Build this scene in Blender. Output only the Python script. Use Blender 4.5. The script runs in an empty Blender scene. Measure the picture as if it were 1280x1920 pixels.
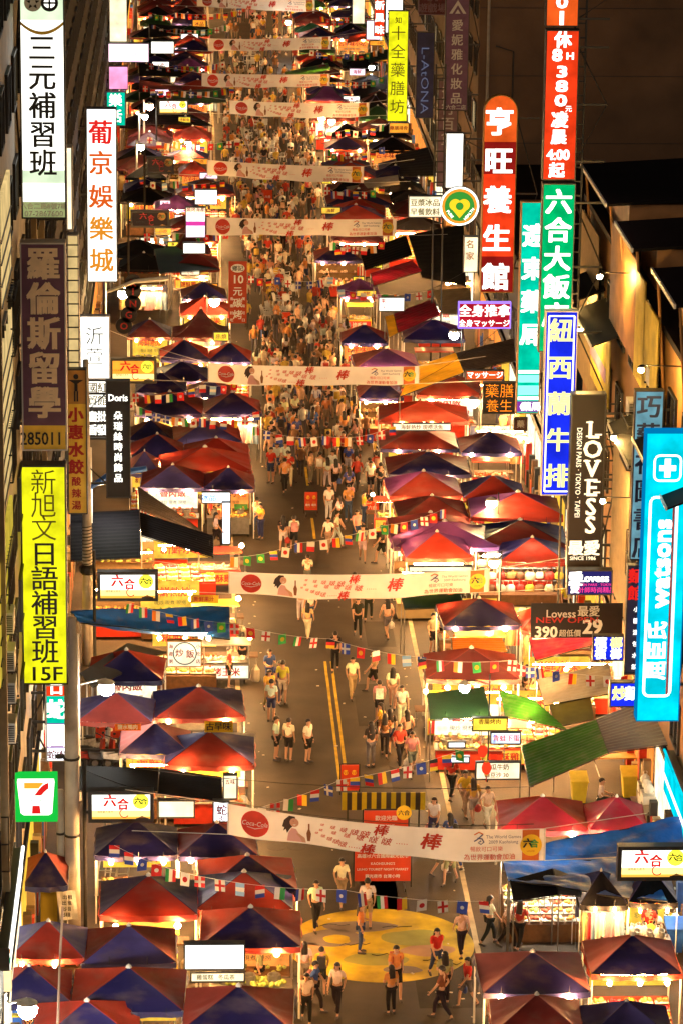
import bpy, math, random
from mathutils import Vector, Matrix
S = bpy.context.scene
C = S.collection
R = math.radians
rnd = random.Random(7)

# ---------------------------------------------------------------- camera
FPX, PITCH, YAW, ROLL, CAMZ = 6500.0, 0.27534505, 0.04616775, 0.012, 43.4
_F = Vector((math.sin(YAW)*math.cos(PITCH), math.cos(YAW)*math.cos(PITCH), -math.sin(PITCH)))
_R0 = Vector((math.cos(YAW), -math.sin(YAW), 0)); _U0 = _R0.cross(_F)
_R = _R0*math.cos(ROLL)+_U0*math.sin(ROLL); _U = _U0*math.cos(ROLL)-_R0*math.sin(ROLL)
CAM = Vector((0, 0, CAMZ))
cd = bpy.data.cameras.new('camera'); cam = bpy.data.objects.new('camera', cd); C.objects.link(cam)
cd.sensor_fit = 'VERTICAL'; cd.sensor_height = 36; cd.sensor_width = 24; cd.lens = 36*FPX/1920
cd.clip_start = 1; cd.clip_end = 3000
m3 = Matrix((_R, _U, -_F)).transposed()
cam.matrix_world = Matrix.Translation(CAM) @ m3.to_4x4()
S.camera = cam

# ---------------------------------------------------------------- night sky, glow of the city, exposure
w = bpy.data.worlds.new("World"); S.world = w; w.use_nodes = True
nt = w.node_tree; bg = nt.nodes['Background']
sky = nt.nodes.new('ShaderNodeTexSky'); sky.sky_type = 'NISHITA'; sky.sun_disc = False
SUN_EL, SUN_ROT = R(21), R(177)
sky.sun_elevation = SUN_EL; sky.sun_rotation = SUN_ROT
mx = nt.nodes.new('ShaderNodeMix'); mx.data_type = 'RGBA'; mx.inputs[0].default_value = 0.75
nt.links.new(sky.outputs[0], mx.inputs[6]); mx.inputs[7].default_value = (1.0, 0.66, 0.46, 1)
nt.links.new(mx.outputs[2], bg.inputs[0]); bg.inputs[1].default_value = 0.012
sd = bpy.data.lights.new('night_glow_sun', 'SUN'); sd.energy = 0.52; sd.angle = R(30); sd.color = (1, .72, .5)
so = bpy.data.objects.new('night_glow_sun', sd); C.objects.link(so)
so.rotation_euler = (R(69), 0, R(-3))
S.view_settings.view_transform = 'Standard'; S.view_settings.look = 'None'
S.view_settings.exposure = 0; S.view_settings.gamma = 1
S.render.engine = 'CYCLES'
cy = S.cycles
cy.use_denoising = True; cy.max_bounces = 5; cy.diffuse_bounces = 1; cy.glossy_bounces = 2; cy.transmission_bounces = 3
cy.transparent_max_bounces = 6; cy.sample_clamp_indirect = 4; cy.sample_clamp_direct = 0; cy.caustics_reflective = False; cy.caustics_refractive = False
cy.use_light_tree = True

# ---------------------------------------------------------------- geometry helpers
def ray(px, py): return _F*FPX+_R*(px-640)-_U*(py-960)
def G(px, py, z=0.0):
    d = ray(px, py); return CAM+d*((z-CAMZ)/d.z)
def P(px, py, Y):
    d = ray(px, py); return CAM+d*(Y/d.y)
def PX(px, py, X):
    d = ray(px, py); return CAM+d*(X/d.x)
XL, XR, XC = -5.13, 16.27, 5.57      # facades and the street's centre line

MATS = {}
def M(name, col=(.5, .5, .5), rough=.6, metal=0, emit=None, es=1.0, nz=None, bump=0, bscale=30, trans=0, objcol=False, sample=True, spec=.4, band=0, alpha=1, dirt=0):
    if name in MATS: return MATS[name]
    m = bpy.data.materials.new(name); MATS[name] = m; m.use_nodes = True
    n = m.node_tree.nodes; L = m.node_tree.links; n.clear()
    out = n.new('ShaderNodeOutputMaterial')
    tc = n.new('ShaderNodeTexCoord'); oi = n.new('ShaderNodeObjectInfo')
    def noise(scale, detail=4):
        t = n.new('ShaderNodeTexNoise'); t.noise_dimensions = '4D'; t.inputs['Scale'].default_value = scale; t.inputs['Detail'].default_value = detail
        mu = n.new('ShaderNodeMath'); mu.operation = 'MULTIPLY'; mu.inputs[1].default_value = 37; L.new(oi.outputs['Random'], mu.inputs[0])
        L.new(tc.outputs['Object'], t.inputs['Vector']); L.new(mu.outputs[0], t.inputs['W']); return t
    def varied(c, sc, amt):
        t = noise(sc)
        rp = n.new('ShaderNodeMapRange'); rp.inputs[1].default_value = .3; rp.inputs[2].default_value = .7
        rp.inputs[3].default_value = 1-amt; rp.inputs[4].default_value = 1+amt*.6; L.new(t.outputs['Fac'], rp.inputs[0])
        vm = n.new('ShaderNodeVectorMath'); vm.operation = 'SCALE'; L.new(rp.outputs[0], vm.inputs['Scale'])
        if c is None: L.new(oi.outputs['Color'], vm.inputs[0])
        else: vm.inputs[0].default_value = c[:3]
        return vm.outputs[0]
    if emit is not None:
        e = n.new('ShaderNodeEmission'); e.inputs['Strength'].default_value = es
        if band: L.new(varied(emit, band, .36), e.inputs['Color'])
        else: e.inputs['Color'].default_value = (*emit, 1)
        L.new(e.outputs[0], out.inputs[0])
        if not sample: m.cycles.emission_sampling = 'NONE'
        return m
    b = n.new('ShaderNodeBsdfPrincipled'); b.inputs['Roughness'].default_value = rough; b.inputs['Metallic'].default_value = metal
    b.inputs['Specular IOR Level'].default_value = spec; b.inputs['Alpha'].default_value = alpha
    b.inputs['Base Color'].default_value = (*col[:3], 1)
    src = None
    if nz: src = varied(None if objcol else col, *nz); L.new(src, b.inputs['Base Color'])
    elif objcol: src = oi.outputs['Color']; L.new(src, b.inputs['Base Color'])
    if dirt:
        t = noise(2.6, 6); rp = n.new('ShaderNodeMapRange'); rp.inputs[1].default_value = .52; rp.inputs[2].default_value = .72; rp.inputs[4].default_value = dirt; L.new(t.outputs['Fac'], rp.inputs[0])
        dm = n.new('ShaderNodeMix'); dm.data_type = 'RGBA'; L.new(rp.outputs[0], dm.inputs[0]); L.new(src, dm.inputs[6]); dm.inputs[7].default_value = (.24, .16, .12, 1); src = dm.outputs[2]; L.new(src, b.inputs['Base Color'])
    if bump:
        t = noise(bscale, 5); bp = n.new('ShaderNodeBump'); bp.inputs['Strength'].default_value = bump; bp.inputs['Distance'].default_value = .05
        L.new(t.outputs['Fac'], bp.inputs['Height']); L.new(bp.outputs[0], b.inputs['Normal'])
    sh = b.outputs[0]
    if trans:
        tr = n.new('ShaderNodeBsdfTranslucent'); tr.inputs[0].default_value = (*col[:3], 1)
        if src: L.new(src, tr.inputs[0])
        ms = n.new('ShaderNodeMixShader'); ms.inputs[0].default_value = trans
        L.new(sh, ms.inputs[1]); L.new(tr.outputs[0], ms.inputs[2]); sh = ms.outputs[0]
    L.new(sh, out.inputs[0])
    return m

_glyph = {}
def glyph(s, off=.02):
    k = (s, off)
    if k not in _glyph:
        c = bpy.data.curves.new('writing', 'FONT'); c.body = s; c.size = 1; c.align_x = 'CENTER'; c.resolution_u = 2; c.offset = off
        o = bpy.data.objects.new('writing', c); me = o.to_mesh()
        vs = [(v.co.x, v.co.y) for v in me.vertices]; fs = [tuple(p.vertices) for p in me.polygons]
        o.to_mesh_clear(); bpy.data.objects.remove(o); bpy.data.curves.remove(c)
        _glyph[k] = (vs, fs)
    return _glyph[k]

class MB:
    """collects faces in world (or prototype) coordinates; build() links ONE mesh"""
    def __init__(s): s.v = []; s.f = []; s.m = []; s.mats = []; s.sm = False
    def mi(s, mat):
        if mat not in s.mats: s.mats.append(mat)
        return s.mats.index(mat)
    def add(s, vs, fs, mat):
        b = len(s.v); s.v += [tuple(v) for v in vs]; i = s.mi(mat)
        for f in fs: s.f.append(tuple(b+k for k in f)); s.m.append(i)
        return s
    def box(s, c, d, mat, rz=0, skip=()):
        x, y, z = d[0]/2, d[1]/2, d[2]/2; co, si = math.cos(rz), math.sin(rz)
        vs = [(c[0]+a*x*co-b*y*si, c[1]+a*x*si+b*y*co, c[2]+e*z) for a in (-1, 1) for b in (-1, 1) for e in (-1, 1)]
        return s.add(vs, [(0, 1, 3, 2), (4, 6, 7, 5), (0, 4, 5, 1), (2, 3, 7, 6), (0, 2, 6, 4), (1, 5, 7, 3)], mat)
    def bb(s, a, b, mat): return s.box([(a[i]+b[i])/2 for i in range(3)], [abs(b[i]-a[i]) for i in range(3)], mat)
    def tube(s, pts, r, mat, n=6, cap=True):
        pts = [Vector(p) for p in pts]; rr = r if isinstance(r, (list, tuple)) else [r]*len(pts); vs = []; fs = []
        for i, p in enumerate(pts):
            d = (pts[min(i+1, len(pts)-1)]-pts[max(i-1, 0)]).normalized()
            a = d.cross(Vector((0, 0, 1)) if abs(d.z) < .9 else Vector((1, 0, 0))).normalized(); b = d.cross(a)
            for k in range(n):
                t = 2*math.pi*k/n; vs.append(p+a*(rr[i]*math.cos(t))+b*(rr[i]*math.sin(t)))
        for i in range(len(pts)-1):
            for k in range(n): fs.append((i*n+k, i*n+(k+1) % n, (i+1)*n+(k+1) % n, (i+1)*n+k))
        if cap: fs += [tuple(range(n))[::-1], tuple((len(pts)-1)*n+k for k in range(n))]
        return s.add(vs, fs, mat)
    def lathe(s, c, prof, mat, n=10, sx=1, sy=1):
        vs = []; fs = []
        for (r, z) in prof:
            for k in range(n): t = 2*math.pi*k/n; vs.append((c[0]+sx*r*math.cos(t), c[1]+sy*r*math.sin(t), c[2]+z))
        for i in range(len(prof)-1):
            for k in range(n): fs.append((i*n+k, i*n+(k+1) % n, (i+1)*n+(k+1) % n, (i+1)*n+k))
        fs += [tuple(range(n))[::-1], tuple((len(prof)-1)*n+k for k in range(n))]
        return s.add(vs, fs, mat)
    def ball(s, c, r, mat, n=8, rz=None, k=5):
        rz = rz or r
        return s.lathe(c, [(r*math.sin(math.pi*i/k)+1e-4, -rz*math.cos(math.pi*i/k)) for i in range(k+1)], mat, n)
    def grid(s, fn, nu, nv, mat, thick=None):
        vs = [fn(i/nu, j/nv) for j in range(nv+1) for i in range(nu+1)]
        fs = [(j*(nu+1)+i, j*(nu+1)+i+1, (j+1)*(nu+1)+i+1, (j+1)*(nu+1)+i) for j in range(nv) for i in range(nu)]
        return s.add(vs, fs, mat)
    def poly(s, pts, mat): return s.add(pts, [tuple(range(len(pts)))], mat)
    def prism(s, pts2, y0, y1, mat, fn=None):
        """outline (x,z) pushed from y0 to y1"""
        n = len(pts2); vs = [(x, y0, z) for x, z in pts2]+[(x, y1, z) for x, z in pts2]
        fs = [tuple(range(n)), tuple(range(2*n-1, n-1, -1))]+[(i, n+i, n+(i+1) % n, (i+1) % n) for i in range(n)]
        return s.add(vs, fs, mat)
    def text(s, st, x, y, z, size, mat, off=.02, sx=1.0, rot=0, fn=None, shear=0):
        """flat lettering facing -Y, centred on (x, z); rot turns it in its plane"""
        if off > .008:          # heavier strokes: the outline laid down again a little to each side, 1.5 mm apart
            dd = off*.9*size
            for k, (dx, dz) in enumerate(((-dd, -dd*.6), (dd, -dd*.6), (-dd, dd*.6), (dd, dd*.6), (0, 0))):
                if fn is None: s.text(st, x+dx, y-.0015*k, z+dz, size, mat, 0, sx, rot, None, shear)
                else: s.text(st, 0, 0, 0, size, mat, 0, sx, rot, (lambda a, b, dx=dx, dz=dz, k=k: (lambda p: (p[0], p[1]-.0015*k, p[2]))(fn(a+dx, b+dz))), shear)
            return s
        vs, fs = glyph(st, off)
        cyy = .36
        co, si = math.cos(rot), math.sin(rot); out = []
        for a, b in vs:
            a = (a+shear*(b-cyy))*size*sx; b = (b-cyy)*size; a, b = a*co-b*si, a*si+b*co
            out.append((x+a, y, z+b) if fn is None else fn(a, b))
        return s.add(out, fs, mat)
    def build(s, name, parent=None, loc=None, smooth=False):
        base = Vector(parent.location) if parent is not None else Vector((0, 0, 0))
        p = parent
        while p is not None and p.parent is not None: p = p.parent; base = base+Vector(p.location)
        o0 = Vector(loc) if loc is not None else Vector((0, 0, 0))
        me = bpy.data.meshes.new(name)
        off = base+o0 if parent is None else base
        me.from_pydata([(v[0]-off.x, v[1]-off.y, v[2]-off.z) for v in s.v], [], s.f)
        for m in s.mats: me.materials.append(m)
        me.polygons.foreach_set('material_index', s.m)
        if smooth: me.polygons.foreach_set('use_smooth', [True]*len(s.f))
        me.update()
        o = bpy.data.objects.new(name, me); C.objects.link(o)
        if parent is not None: o.parent = parent
        else: o.location = o0
        return o
def tag(o, label=None, cat=None, group=None, kind=None):
    if label: o['label'] = label
    if cat: o['category'] = cat
    if group: o['group'] = group
    if kind: o['kind'] = kind
    return o
def thing(name, label, cat, loc=(0, 0, 0), group=None):
    o = bpy.data.objects.new(name, None); C.objects.link(o); o.location = loc; o.empty_display_size = .2
    return tag(o, label, cat, group)
def kids(o): return KIDS.get(o.name) or [c for c in o.children]
KIDS = {}
def dup(root, loc, rz=0, scale=(1, 1, 1), label=None, group=None, colors=None, skip=()):
    """copy of a thing, its parts and their sub-parts; colors: {part name: (r,g,b)}"""
    r = root.copy(); C.objects.link(r); r.location = loc; r.rotation_euler = (0, 0, rz); r.scale = scale
    if label: r['label'] = label
    if group: r['group'] = group
    if root.name not in KIDS: KIDS[root.name] = [(c, list(c.children)) for c in root.children]
    for ch, gs in KIDS[root.name]:
        base = ch.name.split('.')[0]
        if base in skip: continue
        c = ch.copy(); C.objects.link(c); c.parent = r
        if colors and base in colors: c.color = (*colors[base], 1)
        for g in gs:
            d = g.copy(); C.objects.link(d); d.parent = c
    return r
def setmat(o, i, mat):
    o.material_slots[i].link = 'OBJECT'; o.material_slots[i].material = mat
PROTOS = []
def proto(o): PROTOS.append(o); return o
def lerp(a, b, t): return a+(b-a)*t
ORD = ['first', 'second', 'third', 'fourth', 'fifth', 'sixth', 'seventh', 'eighth', 'ninth', 'tenth', 'eleventh', 'twelfth', 'thirteenth', 'fourteenth', 'fifteenth', 'sixteenth', 'seventeenth', 'eighteenth', 'nineteenth', 'twentieth']
ORD += ['twenty-'+o for o in ORD[:9]]+['thirtieth']+['thirty-'+o for o in ORD[:9]]+['fortieth']+['forty-'+o for o in ORD[:9]]+['fiftieth']+['fifty-'+o for o in ORD[:9]]+['sixtieth']+['sixty-'+o for o in ORD[:9]]+['seventieth']+['seventy-'+o for o in ORD[:9]]+['eightieth']+['eighty-'+o for o in ORD[:9]]+['ninetieth']+['ninety-'+o for o in ORD[:9]]+['hundredth']+['hundred-and-'+o for o in ORD[:19]]+['hundred-and-'+o for o in ['twentieth']]+['hundred-and-twenty-'+o for o in ORD[:9]]

# ---------------------------------------------------------------- materials
red = M('red_canvas', (.40, .035, .02), .55, nz=(1.6, .5), bump=.45, bscale=6, trans=.15, dirt=.42)
brick = M('brick_red_canvas', (.25, .032, .024), .6, nz=(1.6, .5), bump=.45, bscale=6, trans=.10, dirt=.42)
dust = M('dusty_red_canvas', (.36, .10, .09), .5, nz=(2.2, .4), bump=.25, bscale=9, trans=.15, dirt=.42)
navy = M('navy_canvas', (.017, .014, .085), .45, nz=(1.6, .45), bump=.45, bscale=6, trans=.12, dirt=.42)
indigo = M('indigo_canvas', (.08, .065, .24), .45, nz=(2.2, .4), bump=.25, bscale=9, trans=.12, dirt=.42)  # lighter and bluer than the navy canvas
purple = M('purple_canvas', (.16, .045, .20), .5, nz=(1.6, .5), bump=.25, bscale=9, trans=.2, dirt=.42)
crimson = M('crimson_canvas', (.45, .02, .05), .5, nz=(1.6, .5), bump=.45, bscale=6, trans=.2, dirt=.42)
maroon = M('maroon_canvas', (.10, .018, .02), .55, nz=(1.6, .5), bump=.25, bscale=9, trans=.15, dirt=.42)
blackc = M('black_canvas', (.010, .009, .011), .85, spec=.1, nz=(2, .3), bump=.3, bscale=9)
blue = M('blue_tarpaulin', (.018, .12, .48), .32, nz=(1.2, .35), bump=.6, bscale=5, trans=.1, dirt=.42)
green = M('green_awning_sheet', (.035, .17, .015), .42, nz=(1.3, .45), bump=.2, bscale=8, trans=.35, dirt=.42)
dgreen = M('dark_green_sheet', (.012, .045, .015), .45, nz=(1.3, .4), bump=.2, trans=.1)
greya = M('grey_awning_sheet', (.38, .33, .26), .5, nz=(1.5, .3), bump=.2, trans=.15, dirt=.42)
browna = M('brown_awning_sheet', (.10, .065, .035), .5, nz=(1.5, .35), bump=.2, trans=.05, dirt=.42)
yellowa = M('yellow_awning_sheet', (.72, .42, .02), .5, nz=(1.3, .3), bump=.2, trans=.3)
slate = M('violet_grey_sheet', (.075, .06, .08), .38, nz=(1.5, .3), bump=.2, dirt=.42)
steel = M('steel', (.30, .29, .27), .35, .8, nz=(6, .2))
dsteel = M('dark_steel', (.035, .033, .03), .5, .5, nz=(5, .3))
iron = M('painted_iron', (.02, .02, .02), .5)
whitem = M('white_metal', (.7, .68, .62), .45, nz=(4, .12))
cream = M('cream_panel', (.34, .25, .13), .6, nz=(3, .2))
wood = M('wood', (.14, .065, .025), .6, nz=(6, .35))
black = M('black_plastic', (.012, .012, .013), .45)
ybin = M('yellow_plastic', (.62, .47, .04), .4, nz=(4, .15))
redp = M('red_plastic', (.55, .04, .02), .35, nz=(4, .2))
orangep = M('orange_plastic', (.7, .2, .02), .4, nz=(4, .2))
whitep = M('white_plastic', (.78, .75, .68), .4, nz=(5, .1))
greenp = M('green_plastic', (.05, .35, .08), .4, nz=(5, .2))
bluep = M('blue_plastic', (.03, .12, .5), .4, nz=(5, .2))
card = M('cardboard', (.15, .09, .04), .8, nz=(4, .2))
skin = M('skin', (.46, .25, .155), .55, spec=.3)
hairm = M('hair', (.012, .009, .008), .4)
cloth = M('clothing', objcol=True, rough=.8, nz=(7, .18), bump=.3, bscale=14, spec=.1)
shoe = M('shoe', (.06, .05, .05), .6)
goodsm = M('stall_goods', objcol=True, rough=.5, nz=(9, .45))
bulbm = M('warm_bulb', emit=(1, .50, .16), es=1500)
tubem = M('fluorescent_tube', emit=(1, .64, .28), es=95)
coolm = M('cool_tube', emit=(.92, .96, 1), es=26)
lampm = M('street_lamp_glow', emit=(1, .90, .66), es=600)
menuy = M('lit_yellow_panel', emit=(1, .58, .06), es=1.2, band=3)
menuw = M('lit_white_panel', emit=(1, .88, .60), es=1.7, band=3)
menuo = M('lit_orange_panel', emit=(1, .30, .05), es=1.3, band=3)
menur = M('lit_red_panel', emit=(1, .06, .03), es=1.0, band=3)
menug = M('lit_green_panel', emit=(.15, .8, .25), es=1.0, band=3)
menub = M('lit_blue_panel', emit=(.35, .6, 1), es=1.6, band=3)
asphalt = M('asphalt', (.045, .032, .020), .6, nz=(.7, .5), bump=.25, bscale=40)
paving = M('paving', (.055, .038, .024), .75, nz=(.8, .35), bump=.25, bscale=12)
lineW = M('worn_pale_line', (.42, .33, .20), .7, nz=(2.5, .35))
lineY = M('worn_yellow_line', (.55, .36, .02), .7, nz=(2.5, .35))
tile = M('cream_tile', (.42, .34, .22), .55, nz=(1.2, .3), bump=.2, bscale=12)
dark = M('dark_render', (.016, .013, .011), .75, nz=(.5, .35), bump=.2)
ochre = M('ochre_render', (.34, .17, .055), .75, nz=(.6, .4), bump=.25)
gable = M('brown_grey_concrete', (.13, .075, .04), .85, nz=(.35, .35), bump=.2, bscale=6)
roofm = M('dark_roof_sheet', (.006, .005, .005), .7, nz=(1, .4), spec=.1)
corr = M('brown_corrugated_sheet', (.34, .17, .06), .5, nz=(1.2, .4))
corry = M('yellow_corrugated_sheet', (.75, .58, .10), .5, nz=(1.2, .3))
corrp = M('violet_sheet', (.38, .22, .45), .55, nz=(1.5, .3))
glass = M('dark_glass', (.02, .02, .025), .12, spec=.6)
litw = M('lit_window', emit=(1, .74, .36), es=1.2, band=2, sample=False)
ink = M('black_ink', (.012, .012, .012), .6)
# ---------------------------------------------------------------- the setting: ground, road, pavements, markings
def flat(name, x0, x1, y0, y1, z, mat, ny=1):
    mb = MB(); mb.grid(lambda u, v: (lerp(x0, x1, u), lerp(y0, y1, v), z), 1, ny, mat)
    return tag(mb.build(name), kind='structure')
flat('ground', -700, 700, -200, 1400, -.03, paving)
flat('road', 1.9, 9.3, 40, 420, 0.004, asphalt)
flat('pavement', XL, 1.9, 40, 420, 0.0, paving); flat('pavement', 9.3, XR, 40, 420, 0.0, paving)
def stripe(name, xa, xb, y0, y1, wd, mat):
    mb = MB(); n = max(1, int((y1-y0)/1.2)); rr = random.Random(int(y0*7+xa*13))
    def fn(u, v):
        return (lerp(xa, xb, v)+(u-.5)*wd+rr.uniform(-.006, .006), lerp(y0, y1, v), .009)
    mb.grid(fn, 1, n, mat); return tag(mb.build(name), kind='structure')
stripe('road_marking_line', 1.97, 1.97, 60, 330, .17, lineW)
stripe('road_marking_line', 9.22, 9.22, 60, 330, .17, lineW)
for dx in (-.13, .13): stripe('road_marking_line', 5.62+dx, 5.62+dx, 117.3, 131.5, .11, lineY)
for yy in (149, 158, 167, 176): stripe('road_marking_line', 5.70, 5.70, yy, yy+3.4, .12, lineY)

rr = random.Random(31)
manm = M('cast_iron', (.05, .042, .035), .55, .5, nz=(9, .3)); patm = M('asphalt_patch', (.03, .022, .015), .8, nz=(1.5, .3), bump=.25, bscale=40); stm = M('oil_stain', (.025, .02, .015), .5, nz=(2, .3)); litm = M('litter_paper', (.6, .52, .4), .8)
for k in range(9):
    x, y = rr.uniform(3, 8.4), rr.uniform(100, 200); mb = MB(); mb.lathe((x, y, .006), [(.34, 0), (.34, .004), (.30, .006)], manm, 20); tag(mb.build('road_manhole'), kind='structure')
for k in range(10):
    x, y = rr.uniform(2.6, 8.2), rr.uniform(98, 190); a, b = rr.uniform(.4, 1.3), rr.uniform(.8, 3.5); mb = MB(); mb.poly([(x-a, y-b, .0075), (x+a, y-b+rr.uniform(-.1, .1), .0075), (x+a, y+b, .0075), (x-a, y+b, .0075)], patm); tag(mb.build('road_patch'), kind='structure')
for k in range(14):
    x, y, a = rr.uniform(2.4, 8.8), rr.uniform(97, 190), rr.uniform(.15, .55); mb = MB(); mb.poly([(x+a*rr.uniform(.6, 1.2)*math.cos(q*.5), y+a*1.4*rr.uniform(.6, 1.2)*math.sin(q*.5), .0115) for q in range(12)], stm); tag(mb.build('road_stain'), kind='structure')
mb = MB()
for k in range(170):
    x = rr.choice([rr.uniform(2, 9.2), rr.uniform(1.9, 2.9), rr.uniform(8.3, 9.3)]); y = rr.uniform(96, 190); a = rr.uniform(.03, .09); mb.box((x, y, .02), (a, a*1.5, .012), litm, rr.uniform(0, 3))
tag(mb.build('litter'), 'scraps of litter lying on the road', 'litter', kind='stuff')

# painted map in the roadway
mc = G(712, 1772); mr = 3.0
mapy = M('yellow_map_paint', (.50, .345, .012), .6, nz=(1.1, .5), dirt=.35); mapg = M('grey_map_paint', (.19, .15, .13), .65, nz=(1.1, .3))
mapo = M('olive_map_paint', (.27, .25, .05), .65, nz=(1.1, .3)); mapp = M('pink_map_paint', (.40, .22, .12), .65, nz=(1.1, .3))
mb = MB()
def blob(cx, cy, rx, ry, mat, z, seed, n=40, amp=.16):
    rr = random.Random(seed); ph = [rr.uniform(0, 6.28) for _ in range(5)]
    pts = []
    for k in range(n):
        t = 2*math.pi*k/n; a = 1+amp*sum(math.sin((i+2)*t+ph[i])/(i+1.3) for i in range(5))*.6
        pts.append((mc.x+cx+rx*a*math.cos(t), mc.y+cy+ry*a*math.sin(t), z))
    mb.poly(pts, mat)
mb.lathe((mc.x, mc.y, .012), [(mr, 0), (mr+.001, .001)], mapy, 64)
blob(-1.5, .55, .95, .75, mapg, .018, 3); blob(-.6, 1.5, 1.1, .5, mapg, .018, 4); blob(-1.35, .45, .45, .36, mapy, .022, 5)
blob(1.1, .55, 1.1, .6, mapo, .018, 6); blob(1.5, -.5, .8, .5, mapp, .018, 8); blob(-.2, -1.2, 1.0, .5, mapo, .018, 9)
blob(-2.2, -.5, .45, .6, mapp, .018, 10); blob(.6, -2.0, .6, .3, mapg, .018, 11)
for sd_ in range(6):
    rr = random.Random(50+sd_); x, y = rr.uniform(-2.2, 1.6), rr.uniform(-1.8, 1.8); pts = []
    for k in range(7): pts.append((mc.x+x+k*.16, mc.y+y+rr.uniform(-.12, .12), .024))
    mb.tube(pts, .012, ink, 4)
tag(mb.build('road_marking_map'), kind='structure')

# ---------------------------------------------------------------- prototypes
redink_s = M('stall_red_ink', (.42, .02, .012), .6)
def canopy_proto(kind, seed=0):
    t = proto(thing('market_canopy', '-', 'canopy', group='market canopies over the stalls'))
    rise = {'hip': .72, 'peak': 1.25}[kind]; ex = {'hip': 1.0, 'peak': 1.9}[kind]
    mb = MB(); rr = random.Random(5); N = 9
    A, B = M('front_slot'), M('side_slot')
    for q in range(4):
        ca, sa = [(1, 0), (0, 1), (-1, 0), (0, -1)][q]
        def fn(u, v):
            s = u*2-1; x, y = s*v*.5, -.5*v
            z = rise*(1-v)**ex-(.06+.035*seed)*math.sin(math.pi*v)*(1-s*s)-(.04+.03*((seed+q) % 3))*(1-s*s)*v+.022*math.sin((13+3*seed)*s*v+3*q+seed)*v*(1-abs(s))+.012*math.sin(29*s+11*v+seed*2+q)*v*(1-s*s)
            if abs(s) > .999: z += .012
            return (x*ca-y*sa, x*sa+y*ca, 2.38+z)
        mb.grid(fn, 14, N, A if q % 2 == 0 else B)
    nq = len(mb.f)
    mb.build('canopy_cloth', t, smooth=True)
    mb = MB()
    for sx in (-1, 1):
        for sy in (-1, 1): mb.tube([(sx*.5*v, sy*.5*v, 2.38+.006+rise*(1-v)**ex-(0 if v else 0)) for v in [i/8 for i in range(9)]], .007, A, 4)
    mb.build('ridge_seam', t)
    mb = MB()
    for q in range(4):
        ca, sa = [(1, 0), (0, 1), (-1, 0), (0, -1)][q]
        def fn(u, v):
            s = u*2-1; x, y = s*.5, -.5-.004-.012*v*(1+math.sin(9*s+q))
            z = -.05*(1-s*s)-.17*v-.012*v*math.sin(11*s+2*q)
            return (x*ca-y*sa, x*sa+y*ca, 2.38+z)
        mb.grid(fn, 10, 1, A)
    mb.build('valance', t)
    for x in (-1, 1):
        for y in (-1, 1):
            p = MB(); p.tube([(x*.49, y*.49, 0), (x*.49, y*.49, 2.37)], .011, whitem, 5); p.build('pole', t)
    k = MB(); k.lathe((0, 0, 2.38+rise), [(.03, -.02), (.022, .05), (.002, .1)], whitem, 6); k.build('finial', t)
    return t
CANOPY = {'hip': [canopy_proto('hip', k) for k in range(3)], 'peak': [canopy_proto('peak')]}
NCAN = [0]
def canopy(x, y, sx, sy, front, side, label, val=None, kind='hip', rz=0, h=1.0):
    t = dup(rnd.choice(CANOPY[kind]), (x, y, 0), rz, (sx, sy, h), label)
    for c in t.children:
        b = c.name.split('.')[0]
        if b == 'canopy_cloth': setmat(c, 0, front); setmat(c, 1, side)
        if b in ('valance', 'ridge_seam'): setmat(c, 0, (val or front) if b == 'valance' else side)
    return t

def lumps(mb, x0, x1, y0, y1, z, n, rr, r=(.05, .1)):
    for _ in range(n): mb.ball((rr.uniform(x0, x1), rr.uniform(y0, y1), z+rr.uniform(0, .05)), rr.uniform(*r), goodsm, 6, k=4)
def lamp_tube(t, x0, x1, y, z, mat=None):
    mb = MB(); mb.tube([(x0, y, z), (x1, y, z)], .032, mat or tubem, 6); mb.build('lamp_tube', t)
def bulb(t, x, y, z, r=.085, mat=None):
    if y < -1: y, z = -1.36, 2.16
    mb = MB(); mb.ball((x, y, z), r, mat or bulbm, 6, k=4); b = mb.build('bulb', t)
    mb = MB(); mb.tube([(x, y, z+r*.9), (x, y, z+.35)], .008, iron, 4); mb.build('bulb_wire', t)
def counter(t, x0, x1, y0, y1, h, mat, top=steel):
    mb = MB(); mb.bb((x0+.04, y0+.04, .12), (x1-.04, y1-.04, h-.04), mat); mb.build('counter', t)
    mb = MB(); mb.bb((x0, y0, h-.04), (x1, y1, h), top); mb.build('counter_top', t)
    mb = MB()
    for x in (x0+.1, x1-.1):
        for y in (y0+.1, y1-.1): mb.tube([(x, y, 0), (x, y, .12)], .05, black, 6)
    mb.build('caster_frame', t)
STALLS = []
def st(cat='food stall'):
    t = proto(thing('market_stall', '-', cat, group='stalls under the market canopies')); STALLS.append(t); return t
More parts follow.
